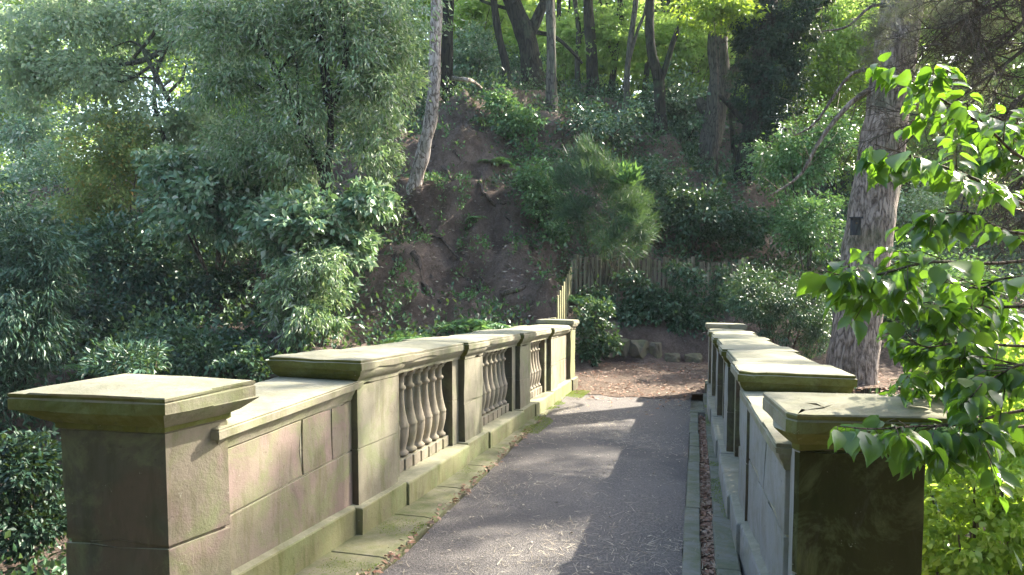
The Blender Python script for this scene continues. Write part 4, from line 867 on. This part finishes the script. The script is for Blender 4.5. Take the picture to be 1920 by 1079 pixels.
# --- fences
pf = empty('picket_fence', tuple(base_of(1240, 500, 18.2)), 'weathered picket fence half buried in ivy at the end of the path', 'fence')
A = at(1072, 482, 17.0); B = at(1400, 488, 18.0)
nP = 44
for i in range(nP):
    t = i / (nP - 1); p = A + (B - A) * t; zt_ = p[2] + random.uniform(-.09, .05); zb = zt_ - 1.35
    if i in (12, 30): continue
    mb = MB(); ln = random.uniform(-.035, .035); h = random.uniform(.028, .037)
    mb.rings([[(p[0] - h + d, p[1] - .011, z), (p[0] + h + d, p[1] - .011, z), (p[0] + h + d, p[1] + .011, z), (p[0] - h + d, p[1] + .011, z)] for z, d in ((zb, 0), (zt_, ln))]); mb.build('picket', M['wood'], pf, bevel=.004)
for dz in (.25, 1.05):
    mb = MB(); mb.rings([[(A + (B - A) * t) + np.array([0, .045 + e, -dz + f]) for e, f in ((-.02, -.035), (.02, -.035), (.02, .035), (-.02, .035))] for t in (0, 1)]); mb.build('rail', M['wood'], pf)
for t in (.02, .35, .68, .98):
    p = A + (B - A) * t; mb = MB(); mb.box((p[0], p[1] + .11, p[2] - .7), (.045, .045, .75)); mb.build('post', M['wood'], pf, bevel=.006)
rf = empty('board_fence', tuple(base_of(1058, 560, 15)), 'short run of green-stained boards climbing from the left parapet end', 'fence')
A = at(1046, 560, 13.6); B = at(1073, 500, 17.2)
for i in range(9):
    t = i / 8; p = A + (B - A) * t; ztop = p[2] + .05
    mb = MB(); h = .06; mb.rings([[(p[0] - .01, p[1] - h, z), (p[0] + .012, p[1] - h, z), (p[0] + .012, p[1] + h, z), (p[0] - .01, p[1] + h, z)] for z in (ztop - 1.4, ztop)]); mb.build('board', M['wood_green'], rf, bevel=.004)
mb = MB(); mb.box(at(1037, 625, 13.5), (.05, .05, .28)); mb.build('post', M['wood_green'], rf, bevel=.008)

# --- stones of the bank
def rock(name, c, r, mat, seed, lab, group):
    bm = bmesh.new(); bmesh.ops.create_icosphere(bm, subdivisions=3, radius=1)
    for v in bm.verts:
        q = v.co.copy(); d = noise.noise(q * 1.3 + Vector((seed, 0, 0))) * .5 + noise.noise(q * 3.5 + Vector((seed, 5, 0))) * .14
        v.co = q * (1 + d); v.co = Vector((max(-.8, min(.8, v.co.x)) * r[0], max(-.8, min(.8, v.co.y)) * r[1], max(-.75, min(.75, v.co.z)) * r[2]))
    me = bpy.data.meshes.new(name); bm.to_mesh(me); bm.free(); o = link(name, me, mat); o.location = tuple(c); o.rotation_euler = (0, 0, seed * 1.7); return tag(o, lab, 'rock', group)
for i, (x, y, rx, ry, m_, lab) in enumerate([(1108, 690, 20, 22, 'rock', 'mossy block at the foot of the far left end pier'), (1168, 655, 16, 26, 'rock', 'upright greenish stone in the middle of the bank'), (1140, 668, 20, 18, 'rock', 'rounded brown stone left of the upright one'), (1196, 672, 22, 22, 'rock', 'squat brown stone right of the upright one'),
        (1228, 668, 14, 24, 'rock', 'narrow stone at the left edge of the ivy curtain'), (1150, 690, 14, 9, 'rock', 'low flat stone in front of the bank'), (1300, 676, 20, 16, 'rock', 'stone peeping from under the ivy by the right parapet'), (1260, 680, 18, 14, 'rock', 'small stone under the middle of the ivy curtain')]):
    Z = 15.9; k = Z / F; p = at(x, y, Z); rock('bank_stone', (p[0], p[1], max(p[2], tz(p[0], p[1]))), (rx * k, rx * k, ry * k), M[m_], i + 1.3, lab, 'stones of the bank at the end of the path')

# ---------------------------------------------------------------- foreground dogwood
dw = empty('dogwood_bush', tuple(base_of(2250, 700, 3.2)), 'foreground bush with broad veined leaves glowing green in front of the right pier', 'shrub')
br_ = [([(2300, 420, 2.6), (1920, 490, 2.6), (1750, 492, 2.45), (1650, 515, 2.4), (1600, 522, 2.35), (1545, 508, 2.3)], 24), ([(2300, 380, 2.6), (1960, 390, 2.6), (1850, 345, 2.5), (1760, 310, 2.45), (1700, 290, 2.4), (1640, 272, 2.4)], 20),
       ([(2200, 330, 2.9), (1950, 310, 2.8), (1850, 240, 2.75), (1770, 190, 2.7), (1720, 160, 2.65), (1685, 135, 2.6)], 14), ([(2300, 560, 2.5), (1920, 575, 2.6), (1780, 580, 2.6), (1680, 560, 2.5), (1600, 555, 2.4)], 20),
       ([(2300, 650, 2.6), (1920, 650, 2.7), (1820, 640, 2.7), (1730, 650, 2.65), (1680, 600, 2.6)], 16), ([(2300, 720, 2.5), (1920, 770, 2.5), (1820, 795, 2.45), (1720, 800, 2.35), (1640, 805, 2.25), (1570, 800, 2.2)], 18),
       ([(2200, 800, 2.6), (1920, 800, 2.6), (1830, 830, 2.5), (1790, 835, 2.45), (1755, 850, 2.4)], 12), ([(2200, 700, 3.0), (1920, 710, 3.0), (1820, 720, 3.0), (1740, 700, 2.9), (1690, 720, 2.8)], 14),
       ([(2300, 460, 2.8), (1920, 440, 2.9), (1820, 400, 2.8), (1740, 410, 2.8), (1700, 440, 2.7)], 16), ([(2300, 420, 3.0), (1950, 330, 3.0), (1880, 290, 3.0), (1840, 300, 3.0)], 12), ([(2300, 530, 2.9), (1920, 520, 2.9), (1840, 540, 2.9), (1770, 530, 2.8)], 14),
       ([(2300, 600, 3.1), (1930, 610, 3.1), (1850, 600, 3.1), (1780, 620, 3.0)], 14), ([(2200, 240, 3.0), (2000, 260, 3.0), (1900, 230, 3.0), (1850, 215, 3.0)], 8), ([(2300, 660, 2.5), (1960, 680, 2.5), (1880, 700, 2.5), (1800, 760, 2.5)], 12)]
bm_ = MB(); P, D, Sz = [], [], []; g5 = np.random.default_rng(21)
for spec, nl in br_:
    q = curve_pts([at(*p) for p in spec], 26); bm_.tube(q, [.0075 * (1 - .8 * i / 25) for i in range(26)], 6)
    for i in range(8, 26):
        if at is None: continue
        t = (q[min(i + 1, 25)] - q[i - 1]); t = t / (np.linalg.norm(t) + 1e-9)
        for sg in (-1, 1):
            if g5.random() < nl / (20 if i < 20 else 32):
                side = np.cross(t, [0, 0, 1]) * sg + t * .7 + g5.normal(0, .25, 3); side[2] -= g5.uniform(.4, 1.1)
                side /= np.linalg.norm(side); e = q[i] + side * .02; bm_.tube([q[i], e], [.0014, .001], 3); P.append(e); D.append(side + np.array([0, 0, -.3])); Sz.append(g5.uniform(.055, .095) * (1.15 if i > 20 else 1))
        if g5.random() < (.95 if i < 19 else .25) and i < 25:        # side twig with its own leaves
            d = np.cross(t, [0, 0, 1]) * g5.choice([-1, 1]) * .7 + t * .8 + g5.normal(0, .3, 3); d /= np.linalg.norm(d); ln = g5.uniform(.08, .24) * (1 if i < 20 else .4)
            e = [q[i], q[i] + d * ln * .5 + np.array([0, 0, .01]), q[i] + d * ln + np.array([0, 0, -.02])]; bm_.tube(e, [.003, .002, .0012], 4)
            for f in (.35, .6, .85, 1.0):
                for sg in (-1, 1):
                    s2 = np.cross(d, [0, 0, 1]) * sg + d * .6 + g5.normal(0, .25, 3); s2[2] -= g5.uniform(.4, 1.2); P.append(q[i] + d * ln * f + s2 * .012); D.append(s2); Sz.append(g5.uniform(.045, .08))
bm_.build('branch', M['twig'], dw, smooth=True)
foliage('leaves', dw, L['dogwood'], [(np.array(P), np.array(D), np.array(Sz))], T_BROAD, .35, g5)
shrub('hornbeam_bush', 'dense sunlit small-leaved bush below the foreground branches, right of the dark pier', 'shrub', 1880, 960, 4.2, 170, 130, 8000, .042, 'hornbeam', T_BROAD, clump=.14, droop=.3, extra=((1960, 800, 110, 90, 2600), (1800, 1100, 90, 90, 2500)), nst=16, flat=.35)
shrub('hornbeam_bush', 'sunlit bush behind the foreground leaves at the right edge, level with the parapet coping', 'shrub', 1880, 700, 6.5, 140, 80, 5500, .06, 'hornbeam', T_BROAD, clump=.16, droop=.4, nst=8)

# ---------------------------------------------------------------- air
mb = MB(); mb.rings([[(-100, -40, z), (100, -40, z), (100, 110, z), (-100, 110, z)] for z in (-6, 28)])
m, t, n, l = newmat('thin_air'); v = n.new('ShaderNodeVolumePrincipled'); v.inputs['Color'].default_value = (.80, .90, 1.0, 1); v.inputs['Density'].default_value = HAZE; v.inputs['Anisotropy'].default_value = .0
o_ = n.new('ShaderNodeOutputMaterial'); l.new(v.outputs[0], o_.inputs['Volume'])
tag(mb.build('haze', m), 'faint bluish woodland haze', 'haze', kind='stuff')
